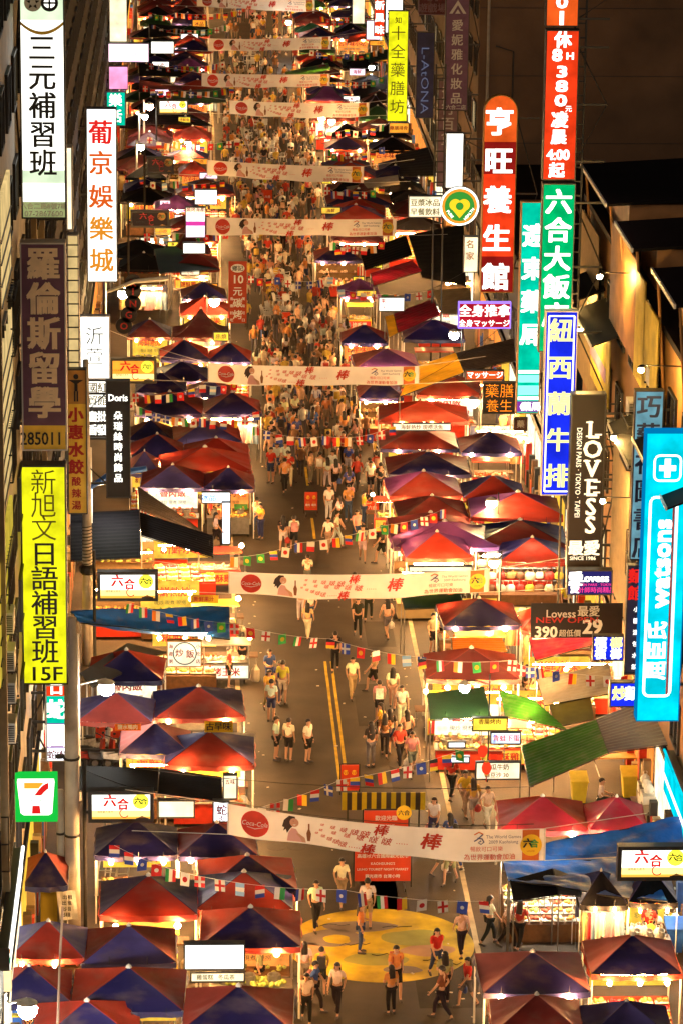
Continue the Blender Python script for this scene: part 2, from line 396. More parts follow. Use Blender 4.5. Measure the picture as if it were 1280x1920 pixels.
def stall_cooked(seed, panel, menu):
    rr = random.Random(seed); t = st()
    counter(t, -1.25, 1.25, -1.0, -.25, .9, panel)
    mb = MB(); lumps(mb, -1.1, 1.1, -.92, -.35, .93, 46, rr); g = mb.build('food_heap', t, smooth=True); g['kind'] = 'stuff'
    for k in range(3):
        x = -.8+.75*k; mb = MB(); mb.lathe((x, -.55, .9), [(.02, 0), (.19, 0), (.2, .26), (.17, .26), (.16, .16)], steel, 10); mb.build('pot', t)
    mb = MB(); mb.bb((-1.2, .85, .75), (1.2, .93, 2.0), menu); mb.build('menu_board', t)
    mb = MB()
    mb.text(['古早味小吃', '海鮮熱炒', '魯肉飯'][seed % 3], 0, .84, 1.55, .42, redink_s, .03); mb.text('現炒 現煮 現撈', 0, .84, 1.1, .2, ink, .0)
    mb.build('menu_lettering', t)
    mb = MB(); mb.bb((-1.2, .1, .8), (1.2, .8, .84), wood); lumps(mb, -1.1, 1.1, .15, .75, .86, 20, rr); mb.build('back_table', t)
    lamp_tube(t, -1.0, 1.0, -.95, 2.12); bulb(t, -.9, -1.2, 2.0); bulb(t, .75, -1.15, 2.02)
def stall_fruit(seed, panel):
    rr = random.Random(seed); t = st('fruit stall')
    mb = MB(); mb.prism([(-.0, .0)]*0 or [(-1.25, .3), (1.25, .3), (1.25, .36), (-1.25, .36)], -1.05, -1.0, panel)
    mb.add([(-1.3, -1.15, .55), (1.3, -1.15, .55), (1.3, .2, 1.05), (-1.3, .2, 1.05), (-1.3, -1.15, 0), (1.3, -1.15, 0), (1.3, .2, 0), (-1.3, .2, 0)], [(0, 1, 2, 3), (0, 4, 5, 1), (1, 5, 6, 2), (2, 6, 7, 3), (3, 7, 4, 0)], panel)
    mb.build('display_table', t)
    for r_ in range(4):
        for c_ in range(5):
            mb = MB(); y = -1.0+r_*.3; z = .62+(y+1.15)*.37; x = -1.04+c_*.52
            mb.bb((x-.23, y-.12, z-.03), (x+.23, y+.12, z+.01), whitep)
            for q in range(7): mb.ball((x+rr.uniform(-.17, .17), y+rr.uniform(-.07, .07), z+.06), rr.uniform(.05, .085), goodsm, 6, k=4)
            o = mb.build('fruit_tray', t, smooth=True)
            o.color = (*rr.choice([(.6, .1, .03), (.6, .35, .03), (.25, .4, .05), (.55, .5, .15), (.6, .25, .08), (.5, .04, .06)]), 1)
    mb = MB(); mb.bb((-1.25, .9, 1.1), (1.25, .95, 1.9), menuy); mb.build('menu_board', t)
    mb = MB()
    mb.text('新鮮水果', 0, .89, 1.5, .48, redink_s, .03)
    mb.build('menu_lettering', t)
    lamp_tube(t, -1.1, 1.1, -.7, 2.14); bulb(t, -.9, -1.1, 2.03); bulb(t, .1, -1.1, 2.0); bulb(t, 1.0, -1.1, 2.03)
def stall_clothes(seed):
    rr = random.Random(seed); t = st('clothes stall')
    for y, z in ((-.9, 1.9), (.6, 2.0)):
        mb = MB(); mb.tube([(-1.3, y, 0), (-1.3, y, z), (1.3, y, z), (1.3, y, 0)], .02, steel, 5); mb.build('hanging_rail', t)
        for k in range(9):
            x = -1.15+k*.29; mb = MB(); hgt = rr.uniform(.7, 1.1); wv = rr.uniform(.2, .27)
            def fn(u, v):
                s = u*2-1; wd = wv*(.55 if v < .02 else (1.0 if v < .3 else .72+.25*v)); return (x+s*wd*.9, y+.05*math.sin(5*s+k)*v, z-.03-hgt*v)
            mb.grid(fn, 6, 6, cloth); o = mb.build('garment', t, smooth=True)
            o.color = (*rr.choice([(.7, .62, .5), (.55, .05, .05), (.08, .08, .15), (.6, .45, .2), (.5, .25, .3), (.75, .7, .62), (.2, .3, .45)]), 1)
    mb = MB(); mb.bb((-1.2, -.4, .7), (1.2, .35, .76), wood); lumps(mb, -1.1, 1.1, -.35, .3, .78, 24, rr, (.07, .13)); mb.build('folded_goods_table', t)
    lamp_tube(t, -1.1, 1.1, -1.15, 2.16); bulb(t, -.6, -1.2, 2.05); bulb(t, .6, -1.2, 2.05)
def stall_snack(seed, panel, menu):
    rr = random.Random(seed); t = st('snack cart')
    mb = MB(); mb.bb((-.9, -.95, .3), (.9, -.1, .92), panel); mb.build('cart_body', t)
    for x in (-.7, .7):
        mb = MB(); mb.tube([(x-.03, -.55, .26), (x+.03, -.55, .26)], .26, black, 12); mb.build('wheel', t)
    mb = MB(); mb.bb((-.85, -.97, .36), (.85, -.955, .86), menu); mb.build('front_sign', t)
    mb = MB()
    mb.text(['烤香腸', '鹽酥雞', '烤玉米'][seed % 3], 0, -.98, .61, .36, redink_s if menu is not menur else whitep, .03)
    mb.build('front_lettering', t)
    mb = MB()
    for x in (-.86, .86): mb.tube([(x, -.9, .92), (x, -.9, 1.7)], .018, steel, 5); mb.tube([(x, -.15, .92), (x, -.15, 1.7)], .018, steel, 5)
    mb.bb((-.95, -1.0, 1.7), (.95, -.05, 1.75), panel); mb.build('cart_roof', t)
    mb = MB(); mb.bb((-.82, -.9, .94), (.82, -.2, 1.0), steel); lumps(mb, -.75, .75, -.85, -.25, 1.0, 40, rr, (.04, .08)); g = mb.build('food_heap', t, smooth=True)
    mb = MB(); mb.bb((-1.25, .5, .72), (1.25, 1.1, .77), wood)
    for x in (-1.2, 1.2): mb.tube([(x, .8, 0), (x, .8, .72)], .025, steel, 5)
    mb.build('back_table', t)
    mb = MB(); mb.lathe((1.15, -.3, 0), [(.14, 0), (.16, .05), (.16, .5), (.08, .6), (.05, .68)], greya, 10); mb.build('gas_cylinder', t)
    lamp_tube(t, -.8, .8, -.75, 1.66); bulb(t, .9, -1.2, 2.05, .1); bulb(t, -1.0, -1.15, 2.08)
def stall_table(seed, panel):
    rr = random.Random(seed); t = st('market table')
    counter(t, -1.3, 1.3, -1.1, -.2, .78, panel, cream)
    for k in range(16):
        mb = MB(); x = rr.uniform(-1.15, 1.15); y = rr.uniform(-1.0, -.3); hh = rr.uniform(.08, .32); ww = rr.uniform(.1, .2)
        if k % 3: mb.box((x, y, .78+hh/2), (ww*1.3, ww, hh), goodsm, rr.uniform(-.3, .3))
        else: mb.lathe((x, y, .78), [(ww*.5, 0), (ww*.55, hh*.7), (ww*.2, hh), (ww*.2, hh*1.25)], goodsm, 8)
        o = mb.build('boxed_goods' if k % 3 else 'bottle', t)
        o.color = (*rr.choice([(.7, .6, .4), (.6, .08, .04), (.6, .4, .05), (.2, .35, .1), (.1, .15, .4), (.75, .7, .6)]), 1)
    mb = MB(); mb.bb((-1.25, .95, .3), (1.25, 1.0, 2.0), card)
    for z in (.7, 1.15, 1.6): mb.bb((-1.25, .7, z), (1.25, .95, z+.03), wood); lumps(mb, -1.15, 1.15, .75, .9, z+.05, 16, rr)
    mb.build('back_shelf', t)
    lamp_tube(t, -1.1, 1.1, -1.05, 2.12); bulb(t, .3, -1.1, 2.02); bulb(t, -1.0, -1.1, 2.0)
stall_cooked(1, wood, menuy); stall_cooked(2, redp, menuw); stall_cooked(3, steel, menuo); stall_fruit(4, wood); stall_fruit(5, redp); stall_clothes(6); stall_snack(7, redp, menuy); stall_snack(8, steel, menuw); stall_snack(9, ybin, menur); stall_table(10, cream); stall_table(11, redp)
SNAME = ['wooden food stall with a yellow menu board', 'red food stall with a white menu board', 'steel food stall with an orange menu board', 'wooden fruit stall with sloping trays', 'red fruit stall with sloping trays', 'clothes stall with two garment rails', 'red snack cart with a yellow front sign', 'steel snack cart with a white front sign', 'yellow snack cart with a red front sign', 'cream market table of boxed goods', 'red market table of boxed goods']
GOODC = [(.6, .35, .08), (.55, .12, .04), (.6, .5, .2), (.35, .4, .08), (.6, .42, .3), (.5, .3, .1)]
def stall(k, x, y, rz, label, sx=1.0, skip=()):
    c = rnd.choice(GOODC)
    return dup(STALLS[k], (x, y, 0), rz, (sx, 1, 1), label, colors={'food_heap': c, 'folded_goods_table': c, 'back_table': c, 'back_shelf': rnd.choice(GOODC)}, skip=skip)

# ---------------------------------------------------------------- people
def skinned(name, joints, edges, levels=1):
    names = list(joints); me = bpy.data.meshes.new(name)
    me.from_pydata([joints[n][0] for n in names], [(names.index(a), names.index(b)) for a, b in edges], [])
    o = bpy.data.objects.new(name, me); C.objects.link(o)
    o.modifiers.new('skin', 'SKIN').use_smooth_shade = True
    for i, n in enumerate(names):
        r = joints[n][1]; sv = me.skin_vertices[0].data[i]; sv.radius = r if isinstance(r, tuple) else (r, r); sv.use_root = (i == 0)
    o.modifiers.new('sub', 'SUBSURF').levels = levels; o.modifiers['sub'].render_levels = levels
    dg = bpy.context.evaluated_depsgraph_get(); em = o.evaluated_get(dg).to_mesh()
    vs = [tuple(v.co) for v in em.vertices]; fs = [tuple(p.vertices) for p in em.polygons]
    o.evaluated_get(dg).to_mesh_clear(); bpy.data.objects.remove(o)
    return vs, fs
def person_proto(pose, long_hair=False, shorts=False, bag=None):
    J = {'pelvis': (0, 0, .95), 'spine': (0, 0, 1.13), 'chest': (0, 0, 1.33), 'neck': (0, 0, 1.47), 'head': (0, -.015, 1.575), 'crown': (0, -.005, 1.67)}
    for s, sx in (('l', -1), ('r', 1)):
        J['sh'+s] = (sx*.175, 0, 1.405); J['el'+s] = (sx*.225, .03, 1.13); J['wr'+s] = (sx*.225, -.05, .90); J['pa'+s] = (sx*.22, -.075, .82)
        J['hi'+s] = (sx*.09, 0, .90); J['kn'+s] = (sx*.10, -.02, .49); J['an'+s] = (sx*.10, .03, .085); J['to'+s] = (sx*.115, -.13, .035)
    def put(**k): J.update(k)
    if pose in ('walk', 'stride'):
        f = 1 if pose == 'walk' else -1
        for s, sx, d in (('l', -1, f), ('r', 1, -f)):
            put(**{'kn'+s: (sx*.10, -.16*d-.05, .50), 'an'+s: (sx*.10, -.24*d+(.10 if d < 0 else .0), .09+(.07 if d < 0 else 0)), 'to'+s: (sx*.11, -.24*d+(-.03 if d < 0 else -.16), .035+(.0 if d < 0 else .02)),
                   'el'+s: (sx*.215, .14*d+.02, 1.14), 'wr'+s: (sx*.20, .16*d-.12, .94), 'pa'+s: (sx*.19, .16*d-.17, .87)})
    if pose in ('carry', 'eat'):
        put(elr=(.225, -.02, 1.14), wrr=(.15, -.25, 1.20 if pose == 'eat' else 1.08), par=(.11, -.29, 1.26 if pose == 'eat' else 1.10))
    if pose == 'eat': put(ell=(-.22, -.03, 1.13), wrl=(-.12, -.26, 1.10), pal=(-.07, -.31, 1.11))
    if pose == 'sit':
        for s, sx in (('l', -1), ('r', 1)):
            put(**{'kn'+s: (sx*.13, -.42, .97), 'an'+s: (sx*.13, -.40, .54), 'to'+s: (sx*.14, -.56, .495), 'wr'+s: (sx*.14, -.30, 1.06), 'pa'+s: (sx*.12, -.37, 1.06), 'el'+s: (sx*.23, -.05, 1.14)})
        for k in list(J): J[k] = (J[k][0], J[k][1], J[k][2]-.46)
    E = [('pelvis', 'spine'), ('spine', 'chest'), ('chest', 'neck'), ('neck', 'head'), ('head', 'crown')]
    for s in 'lr': E += [('chest', 'sh'+s), ('sh'+s, 'el'+s), ('el'+s, 'wr'+s), ('wr'+s, 'pa'+s), ('pelvis', 'hi'+s), ('hi'+s, 'kn'+s), ('kn'+s, 'an'+s), ('an'+s, 'to'+s)]
    rad = dict(pelvis=(.13, .10), spine=(.115, .095), chest=(.135, .10), neck=.052, head=(.088, .105), crown=(.055, .065), sh=.055, el=.04, wr=.029, pa=(.038, .02), hi=.085, kn=.056, an=.038, to=.034)
    r = lambda n: rad.get(n) or rad[n[:2]]
    body = skinned('body', {n: (J[n], r(n)) for n in J}, E)
    t = proto(thing('person', '-', 'person'))
    mb = MB(); mb.add(*body, skin)
    h = Vector(J['head'])
    mb.add([(h.x-.016, h.y-.088, h.z-.02), (h.x+.016, h.y-.088, h.z-.02), (h.x, h.y-.116, h.z-.015), (h.x, h.y-.09, h.z+.035)], [(0, 1, 2), (0, 2, 3), (1, 3, 2)], skin)
    for sx in (-1, 1):
        mb.ball((h.x+sx*.034, h.y-.086, h.z+.03), .012, ink, 6, k=4); mb.ball((h.x+sx*.088, h.y+.01, h.z+.005), .02, skin, 6, .032, k=4)
    mb.bb((h.x-.025, h.y-.092, h.z-.052), (h.x+.025, h.y-.084, h.z-.044), redp)
    for s, sx in (('l', -1), ('r', 1)):
        wv, p = Vector(J['wr'+s]), Vector(J['pa'+s]); d = (p-wv).normalized(); side = d.cross(Vector((sx, 0, 0))).normalized() if abs(d.x) < .9 else Vector((0, 1, 0))
        curl = Vector((-sx, 0, 0))
        for q in range(4):
            o_ = p+side*(.024-.016*q)+d*.02; L_ = [.075, .085, .08, .06][q]
            mb.tube([o_, o_+d*L_*.5+curl*.006, o_+d*L_*.9+curl*.026], [.0095, .0085, .006], skin, 5)
        mb.tube([wv+d*.035+side*.025, wv+d*.06+side*.055+curl*.01, wv+d*.095+side*.062+curl*.02], [.012, .01, .007], skin, 5)
    mb.build('body', t, smooth=True)
    for s in 'lr':
        mb = MB(); a, to = Vector(J['an'+s]), Vector(J['to'+s]); mb.tube([a+Vector((0, .05, -.045)), a+Vector((0, 0, -.03)), to+Vector((0, 0, .008)), to+Vector((0, -.05, 0))], [.035, .047, .042, .026], shoe, 8); mb.build('shoe', t, smooth=True)
    # shirt, trousers
    lp = lambda a, b, k: tuple(lerp(J[a][i], J[b][i], k) for i in range(3))
    jt = {'pelvis': (tuple(lerp(J['pelvis'][i], J['spine'][i], .0) for i in range(3)), (.15, .118)), 'spine': (J['spine'], (.135, .112)), 'chest': (J['chest'], (.152, .118)), 'neck': (lp('chest', 'neck', .75), .07)}
    ed = [('pelvis', 'spine'), ('spine', 'chest'), ('chest', 'neck')]
    for s in 'lr':
        jt['sh'+s] = (J['sh'+s], .072); jt['ua'+s] = (lp('sh'+s, 'el'+s, .75), .062); ed += [('chest', 'sh'+s), ('sh'+s, 'ua'+s)]
    mb = MB(); mb.add(*skinned('shirt', jt, ed), cloth); mb.build('shirt', t, smooth=True)
    jt = {'pelvis': (J['pelvis'], (.142, .112))}; ed = []
    for s in 'lr':
        jt['hi'+s] = (J['hi'+s], .098); jt['kn'+s] = (lp('hi'+s, 'kn'+s, .9) if shorts else J['kn'+s], .075); ed += [('pelvis', 'hi'+s), ('hi'+s, 'kn'+s)]
        if not shorts: jt['an'+s] = (lp('kn'+s, 'an'+s, .88), .055); ed.append(('kn'+s, 'an'+s))
    mb = MB(); mb.add(*skinned('trousers', jt, ed), cloth); mb.build('trousers', t, smooth=True)
    mb = MB(); c = h+Vector((0, .012, .03))
    def hf(u, v):
        a = 2*math.pi*u; ph = math.pi*.5*v*(1.28 if math.sin(a) > -.2 else .86)
        return (c.x+.103*math.sin(ph)*math.cos(a), c.y+.118*math.sin(ph)*math.sin(a), c.z+.112*math.cos(ph))
    mb.grid(hf, 14, 5, hairm)
    if long_hair:
        def lh(u, v):
            a = math.pi*(.02+.96*u); return (c.x+(.105+.02*v)*math.cos(a), c.y+.03+(.09+.02*v)*math.sin(a), c.z-.02-.30*v)
        mb.grid(lh, 8, 4, hairm)
    mb.build('hair', t, smooth=True)
    if bag:
        p = Vector(J['pal']); mb = MB()
        if bag == 'carrier':
            mb.tube([p+Vector((0, .0, -.02)), p+Vector((0, .0, -.16))], .01, whitep, 4); mb.lathe((p.x, p.y, p.z-.44), [(.07, 0), (.13, .05), (.12, .2), (.03, .29)], goodsm, 8, 1, .6); n_ = 'carrier_bag'
        else:
            mb.box((0, .19, 1.22), (.29, .14, .38), goodsm); mb.tube([(-.1, .12, 1.4), (-.11, -.10, 1.38), (-.12, -.1, 1.2), (-.1, .12, 1.08)], .018, goodsm, 5); mb.tube([(.1, .12, 1.4), (.11, -.10, 1.38), (.12, -.1, 1.2), (.1, .12, 1.08)], .018, goodsm, 5); n_ = 'backpack'
        mb.build(n_, t, smooth=(bag == 'carrier'))
    return t
PEOPLE = [('walking', person_proto('walk')), ('striding with long hair', person_proto('stride', True)), ('standing', person_proto('stand', shorts=True)), ('walking with a carrier bag', person_proto('walk', True, True, 'carrier')),
          ('raising food to the mouth', person_proto('eat')), ('walking with a backpack', person_proto('stride', False, True, 'backpack')), ('standing with one arm raised', person_proto('carry', True)), ('sitting', person_proto('sit'))]
SHIRT = {'white': (.74, .70, .62), 'cream': (.72, .66, .50), 'tan': (.30, .24, .12), 'red': (.48, .04, .03), 'orange': (.6, .24, .08), 'peach': (.72, .46, .30), 'dark': (.035, .03, .03), 'grey': (.22, .2, .19), 'pink': (.6, .25, .25), 'yellow': (.65, .45, .06), 'blue': (.06, .1, .3), 'brown': (.16, .07, .035), 'green': (.08, .22, .08)}
LEGS = {'dark': (.022, .02, .022), 'blue': (.04, .06, .14), 'khaki': (.34, .25, .15), 'grey': (.14, .13, .13), 'white': (.6, .55, .48)}
PPOS = []
def person(k, x, y, rz, shirt, legs, where, z=0, h=1.0, label=None, group=None):
    nm, pr = PEOPLE[k]; PPOS.append((x, y))
    if label is None: label = 'person in %s top and %s trousers %s %s' % (shirt, legs, nm, where)
    bc = SHIRT[rnd.choice(['red', 'white', 'pink', 'blue', 'dark'])]
    vary = lambda c: tuple(max(0, v*rnd.uniform(.8, 1.15)) for v in c)
    return dup(pr, (x, y, z), rz, (h, h, h), label, group or ('people '+where), {'shirt': vary(SHIRT[shirt]), 'trousers': vary(LEGS[legs]), 'carrier_bag': bc, 'backpack': bc})

# ---------------------------------------------------------------- plastic chairs, tables, stools, scooters, crates
def chair_proto():
    t = proto(thing('plastic_chair', '-', 'chair', group='white plastic chairs'))
    mb = MB(); mb.grid(lambda u, v: (lerp(-.23, .23, u), lerp(-.22, .22, v), .43+.02*(2*u-1)**2), 5, 4, whitep); mb.bb((-.23, -.22, .40), (.23, .22, .425), whitep); mb.build('seat', t)
    mb = MB(); mb.grid(lambda u, v: (lerp(-.22, .22, u)*(1-.12*v), .22+.10*v-.04*(1-(2*u-1)**2), .44+.40*v), 6, 4, whitep)
    mb.tube([(-.22, .22, .44), (-.2, .32, .84), (0, .29, .88), (.2, .32, .84), (.22, .22, .44)], .018, whitep, 5); mb.build('backrest', t)
    for s in (-1, 1):
        mb = MB(); mb.tube([(s*.25, -.2, .42), (s*.27, -.2, .64), (s*.27, .15, .66), (s*.22, .27, .68)], .02, whitep, 5); mb.build('armrest', t)
        for y in (-.2, .2):
            mb = MB(); mb.tube([(s*.21, y, .42), (s*.26, y*1.25, 0)], [.024, .016], whitep, 5); mb.build('leg', t)
    return t
def table_proto():
    t = proto(thing('plastic_table', '-', 'table', group='white plastic tables'))
    mb = MB(); mb.lathe((0, 0, .70), [(.45, 0), (.46, .02), (.44, .035)], whitep, 18); mb.build('tabletop', t)
    for k in range(4):
        a = math.pi/4+k*math.pi/2; mb = MB(); mb.tube([(.2*math.cos(a), .2*math.sin(a), .70), (.36*math.cos(a), .36*math.sin(a), 0)], [.03, .018], whitep, 5); mb.build('leg', t)
    return t
def stool_proto():
    t = proto(thing('stool', '-', 'stool', group='round stools'))
    mb = MB(); mb.lathe((0, 0, .44), [(.16, 0), (.165, .02), (.15, .03)], goodsm, 12); mb.build('seat', t)
    for k in range(4):
        a = math.pi/4+k*math.pi/2; mb = MB(); mb.tube([(.11*math.cos(a), .11*math.sin(a), .44), (.17*math.cos(a), .17*math.sin(a), 0)], .018, goodsm, 5); mb.build('leg', t)
    return t
def scooter_proto():
    t = proto(thing('motor_scooter', '-', 'scooter', group='motor scooters parked by the kerb'))
    for y in (-.62, .62):
        mb = MB(); pts = [(0, y+.2*math.cos(a*math.pi/8), .24+.2*math.sin(a*math.pi/8)) for a in range(17)]; mb.tube(pts, .055, black, 6); wl = mb.build('wheel', t)
        mb = MB(); mb.tube([(-.03, y, .24), (.03, y, .24)], .12, steel, 10); mb.build('rim', wl)
    mb = MB(); mb.add([(-.16, -.05, .28), (.16, -.05, .28), (.16, .85, .5), (-.16, .85, .5), (-.13, .0, .62), (.13, .0, .62), (.12, .88, .74), (-.12, .88, .74)], [(0, 1, 2, 3), (4, 7, 6, 5), (0, 4, 5, 1), (2, 6, 7, 3), (0, 3, 7, 4), (1, 5, 6, 2)], goodsm)
    mb.bb((-.17, -.42, .27), (.17, .0, .33), goodsm); mb.add([(-.19, -.42, .3), (.19, -.42, .3), (.14, -.5, .95), (-.14, -.5, .95), (-.15, -.55, .4), (.15, -.55, .4), (.1, -.6, .92), (-.1, -.6, .92)], [(0, 1, 2, 3), (4, 7, 6, 5), (0, 3, 7, 4), (1, 5, 6, 2), (3, 2, 6, 7)], goodsm); mb.build('fairing', t)
    mb = MB(); mb.grid(lambda u, v: (lerp(-.14, .14, u), lerp(.02, .82, v), .67+.1*v+.03*math.sin(math.pi*u)), 4, 6, black); mb.bb((-.13, .03, .6), (.13, .8, .67), black); mb.build('seat', t)
    mb = MB(); mb.tube([(-.34, -.36, 1.04), (-.1, -.5, 1.0), (.1, -.5, 1.0), (.34, -.36, 1.04)], .022, black, 6); mb.build('handlebar', t)
    mb = MB(); mb.lathe((0, -.62, .84), [(.02, -.07), (.08, -.04), (.08, .04), (.02, .07)], whitep, 10); mb.build('headlight', t)
    for s in (-1, 1):
        mb = MB(); mb.tube([(s*.25, -.42, 1.02), (s*.3, -.44, 1.22)], .008, iron, 4); mb.ball((s*.31, -.44, 1.25), .06, glass, 8, .045); mb.build('mirror', t)
    return t
CHAIR, TABLE, STOOL, SCOOTER = chair_proto(), table_proto(), stool_proto(), scooter_proto()
# ---------------------------------------------------------------- buildings
def building(name, label, x0, x1, y0, y1, h, wallm, roofmat, side, wins=None, floors=(4.2, 3.2), lit=.15, seed=1, group=None):
    """side +1: its street face is at x1 (houses on the school-sign side), -1: at x0"""
    t = thing(name, label, 'building', ((x0+x1)/2, (y0+y1)/2, 0), group)
    rr = random.Random(seed); fx = x1 if side > 0 else x0
    mb = MB(); mb.bb((x0, y0, -.03), (x1, y1, h), wallm); mb.build('wall', t)
    mb = MB(); mb.bb((x0-.15, y0-.15, h), (x1+.15, y1+.15, h+.25), roofmat); mb.build('roof', t)
    mb = MB(); mb.bb((fx-.5*0, y0+.2, 3.55), (fx+side*.12, y1-.2, 3.75), roofmat); mb.build('ledge', t)
    n = max(1, int((y1-y0)/3.4)); z = floors[0]
    winframe = None
    while z+2.4 < h:
        for k in range(n):
            yc = y0+(k+.5)*(y1-y0)/n
            if wins and not wins(yc, z): continue
            mb = MB(); a, b = yc-.95, yc+.95
            for (p, q) in (((fx, a, z+.3), (fx+side*.09, b, z+.38)), ((fx, a, z+1.9), (fx+side*.09, b, z+1.98)), ((fx, a, z+.38), (fx+side*.09, a+.08, z+1.9)), ((fx, b-.08, z+.38), (fx+side*.09, b, z+1.9)), ((fx, yc-.03, z+.38), (fx+side*.08, yc+.03, z+1.9))): mb.bb(p, q, dsteel)
            f = mb.build('window', t)
            mb = MB(); mb.bb((fx+side*.012, a+.08, z+.38), (fx+side*.03, b-.08, z+1.9), litw if rr.random() < lit else glass); mb.build('pane', f)
        z += floors[1]
    for k in range(int((y1-y0)/4.5)):       # open shop fronts under the ledge
        yc = y0+2.2+k*4.5; mb = MB(); mb.bb((fx, yc-1.9, .05), (fx+side*.03, yc+1.9, 3.1), menuw if rr.random() < .35 else (menuy if rr.random() < .5 else menuo)); mb.build('lit_shopfront', t)
        mb = MB()
        for q in range(9):
            yy = yc-1.7+q*.42; mb.bb((fx+side*.03, yy, .1), (fx+side*.3, yy+.3, rr.uniform(.6, 2.3)), rr.choice([wood, redp, cream, ink, card, bluep]))
        g = mb.build('shop_shelf', t)
    return t
LB = building('tall_building', 'tall cream tiled building carrying the stacked school signs', -24, XL, 82, 119, 37, tile, roofm, 1, lit=.12, seed=3)
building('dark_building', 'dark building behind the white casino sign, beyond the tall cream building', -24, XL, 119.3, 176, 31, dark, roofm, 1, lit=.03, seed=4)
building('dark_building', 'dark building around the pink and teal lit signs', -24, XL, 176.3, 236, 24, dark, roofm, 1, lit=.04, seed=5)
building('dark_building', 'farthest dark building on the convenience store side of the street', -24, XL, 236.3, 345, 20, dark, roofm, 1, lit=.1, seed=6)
RB = building('ochre_building', 'ochre building with metal sheds on its roof, behind the blue and green signs', XR, 34, 100, 138.5, 17.4, ochre, roofm, -1, lit=.25, seed=7)
building('low_building', 'low dark building in front of the tall blank concrete wall', XR, 34, 138.8, 192.5, 9.0, dark, roofm, -1, lit=.1, seed=8)
GB = building('concrete_building', 'tall building with a blank brown concrete end wall', XR, 40, 193, 262, 40, gable, roofm, -1, lit=.06, seed=9)
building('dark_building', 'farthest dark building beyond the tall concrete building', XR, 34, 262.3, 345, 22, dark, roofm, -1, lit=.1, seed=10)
# seams, pipe on the blank wall
mb = MB()
for z in (10.4, 14.2, 18.0, 21.8, 25.6): mb.bb((XR+.05, 192.96, z), (39.9, 193.0, z+.025), dsteel)
for x in (20.4,): mb.bb((x, 192.965, .1), (x+.02, 193.0, 39), dsteel)
o = mb.build('wall_seam', GB)
mb = MB(); mb.tube([(XR+.5, 192.8, 4), (XR+.5, 192.8, 38)], .09, greya, 6); mb.tube([(18.2, 192.85, 9), (18.2, 192.85, 15.6), (17.2, 192.85, 15.9)], .05, dsteel, 5); mb.build('drain_pipe', GB)
# roof sheds, cages, panels on the ochre building
mb = None
for (ya, yb, z, dep) in ((127.6, 136.2, 19.3, 9), (119.6, 124.7, 19.2, 8), (108.6, 114.4, 19.6, 8)):
    mb = MB(); mb.add([(15.7, ya, z), (15.7, yb, z), (15.7+dep, yb, z+.55), (15.7+dep, ya, z+.55), (15.7, ya, z-.1), (15.7, yb, z-.1), (15.7+dep, yb, z+.45), (15.7+dep, ya, z+.45)], [(0, 3, 2, 1), (4, 5, 6, 7), (0, 1, 5, 4), (3, 7, 6, 2), (0, 4, 7, 3), (1, 2, 6, 5)], roofm); s_ = mb.build('shed_roof', RB)
    mb = MB(); mb.bb((15.63, ya, z-.13), (15.70, yb, z+.03), whitem); mb.build('edge_highlight', s_)  # white strip stands in for the bright highlight along the roof edge
    mb = MB(); mb.bb((16.6, ya+.4, 17.66), (15.7+dep-.6, yb-.4, z-.1), corr); mb.build('shed_wall', RB)
    for y in (ya+.15, yb-.15): mb = MB(); mb.tube([(15.85, y, z-.1), (16.2, y, 15.2)], .05, corr, 5); mb.build('shed_post', RB)
def face_panel(ya, yb, z0, z1, x, mat, par=RB, name='cladding_sheet', ribs=True):
    mb = MB(); n = max(2, int((yb-ya)/.14)) if ribs else 1
    def fn(u, v): return (x-(.03*(int(u*n+.5) % 2) if ribs else 0), lerp(ya, yb, u), lerp(z0, z1, v))
    mb.grid(fn, n, 1, mat); mb.grid(lambda u, v: (x+.05, lerp(ya, yb, u), lerp(z0, z1, v)), 1, 1, mat)
    return mb.build(name, par)
def fp(x, pa, pb, mat, z0=None, z1=None, **k):
    a, b = PX(*pa, x), PX(*pb, x); return face_panel(min(a.y, b.y), max(a.y, b.y), z0 if z0 is not None else min(a.z, b.z), z1 if z1 is not None else max(a.z, b.z), x, mat, **k)
face_panel(125.4, 131.1, 11.9, 14.5, 15.7, corry)
for (ya, yb, z0, z1) in ((129.4, 131.1, 14.0, 14.5), (126.0, 131.1, 12.75, 13.3), (125.4, 126.4, 11.9, 12.3)):
    mb = MB(); mb.grid(lambda u, v: (15.655, lerp(ya, yb, u), lerp(z0, z1, v)+.0), 6, 2, corrp); mb.build('violet_patch', RB)
face_panel(120.2, 127.8, 14.9, 18.6, 15.95, corr); face_panel(117.6, 119.8, 14.6, 18.4, 15.9, corry); face_panel(113.9, 117.2, 14.0, 17.9, 15.9, corry)
face_panel(110.4, 113.5, 10.5, 14.2, 15.9, corr); face_panel(131.8, 137.6, 10.6, 17.2, 15.95, cream); face_panel(120.5, 125.2, 5.2, 11.6, 15.98, cream)
for (ya, yb, z) in ((125.2, 131.4, 14.9), (131.6, 135.5, 15.2), (113.5, 119.5, 13.4), (104, 112.8, 14.6)):
    mb = MB(); mb.add([(15.0, ya, z-.5), (15.0, yb, z-.5), (16.24, yb, z), (16.24, ya, z), (15.0, ya, z-.56), (15.0, yb, z-.56), (16.24, yb, z-.08), (16.24, ya, z-.08)], [(0, 3, 2, 1), (4, 5, 6, 7), (0, 1, 5, 4), (0, 4, 7, 3), (1, 2, 6, 5)], roofm); a_ = mb.build('awning', RB)
    mb = MB(); mb.bb((14.96, ya, z-.58), (15.0, yb, z-.46), whitem); mb.build('edge_highlight', a_)  # the awning's edge highlight, laid on as a white strip
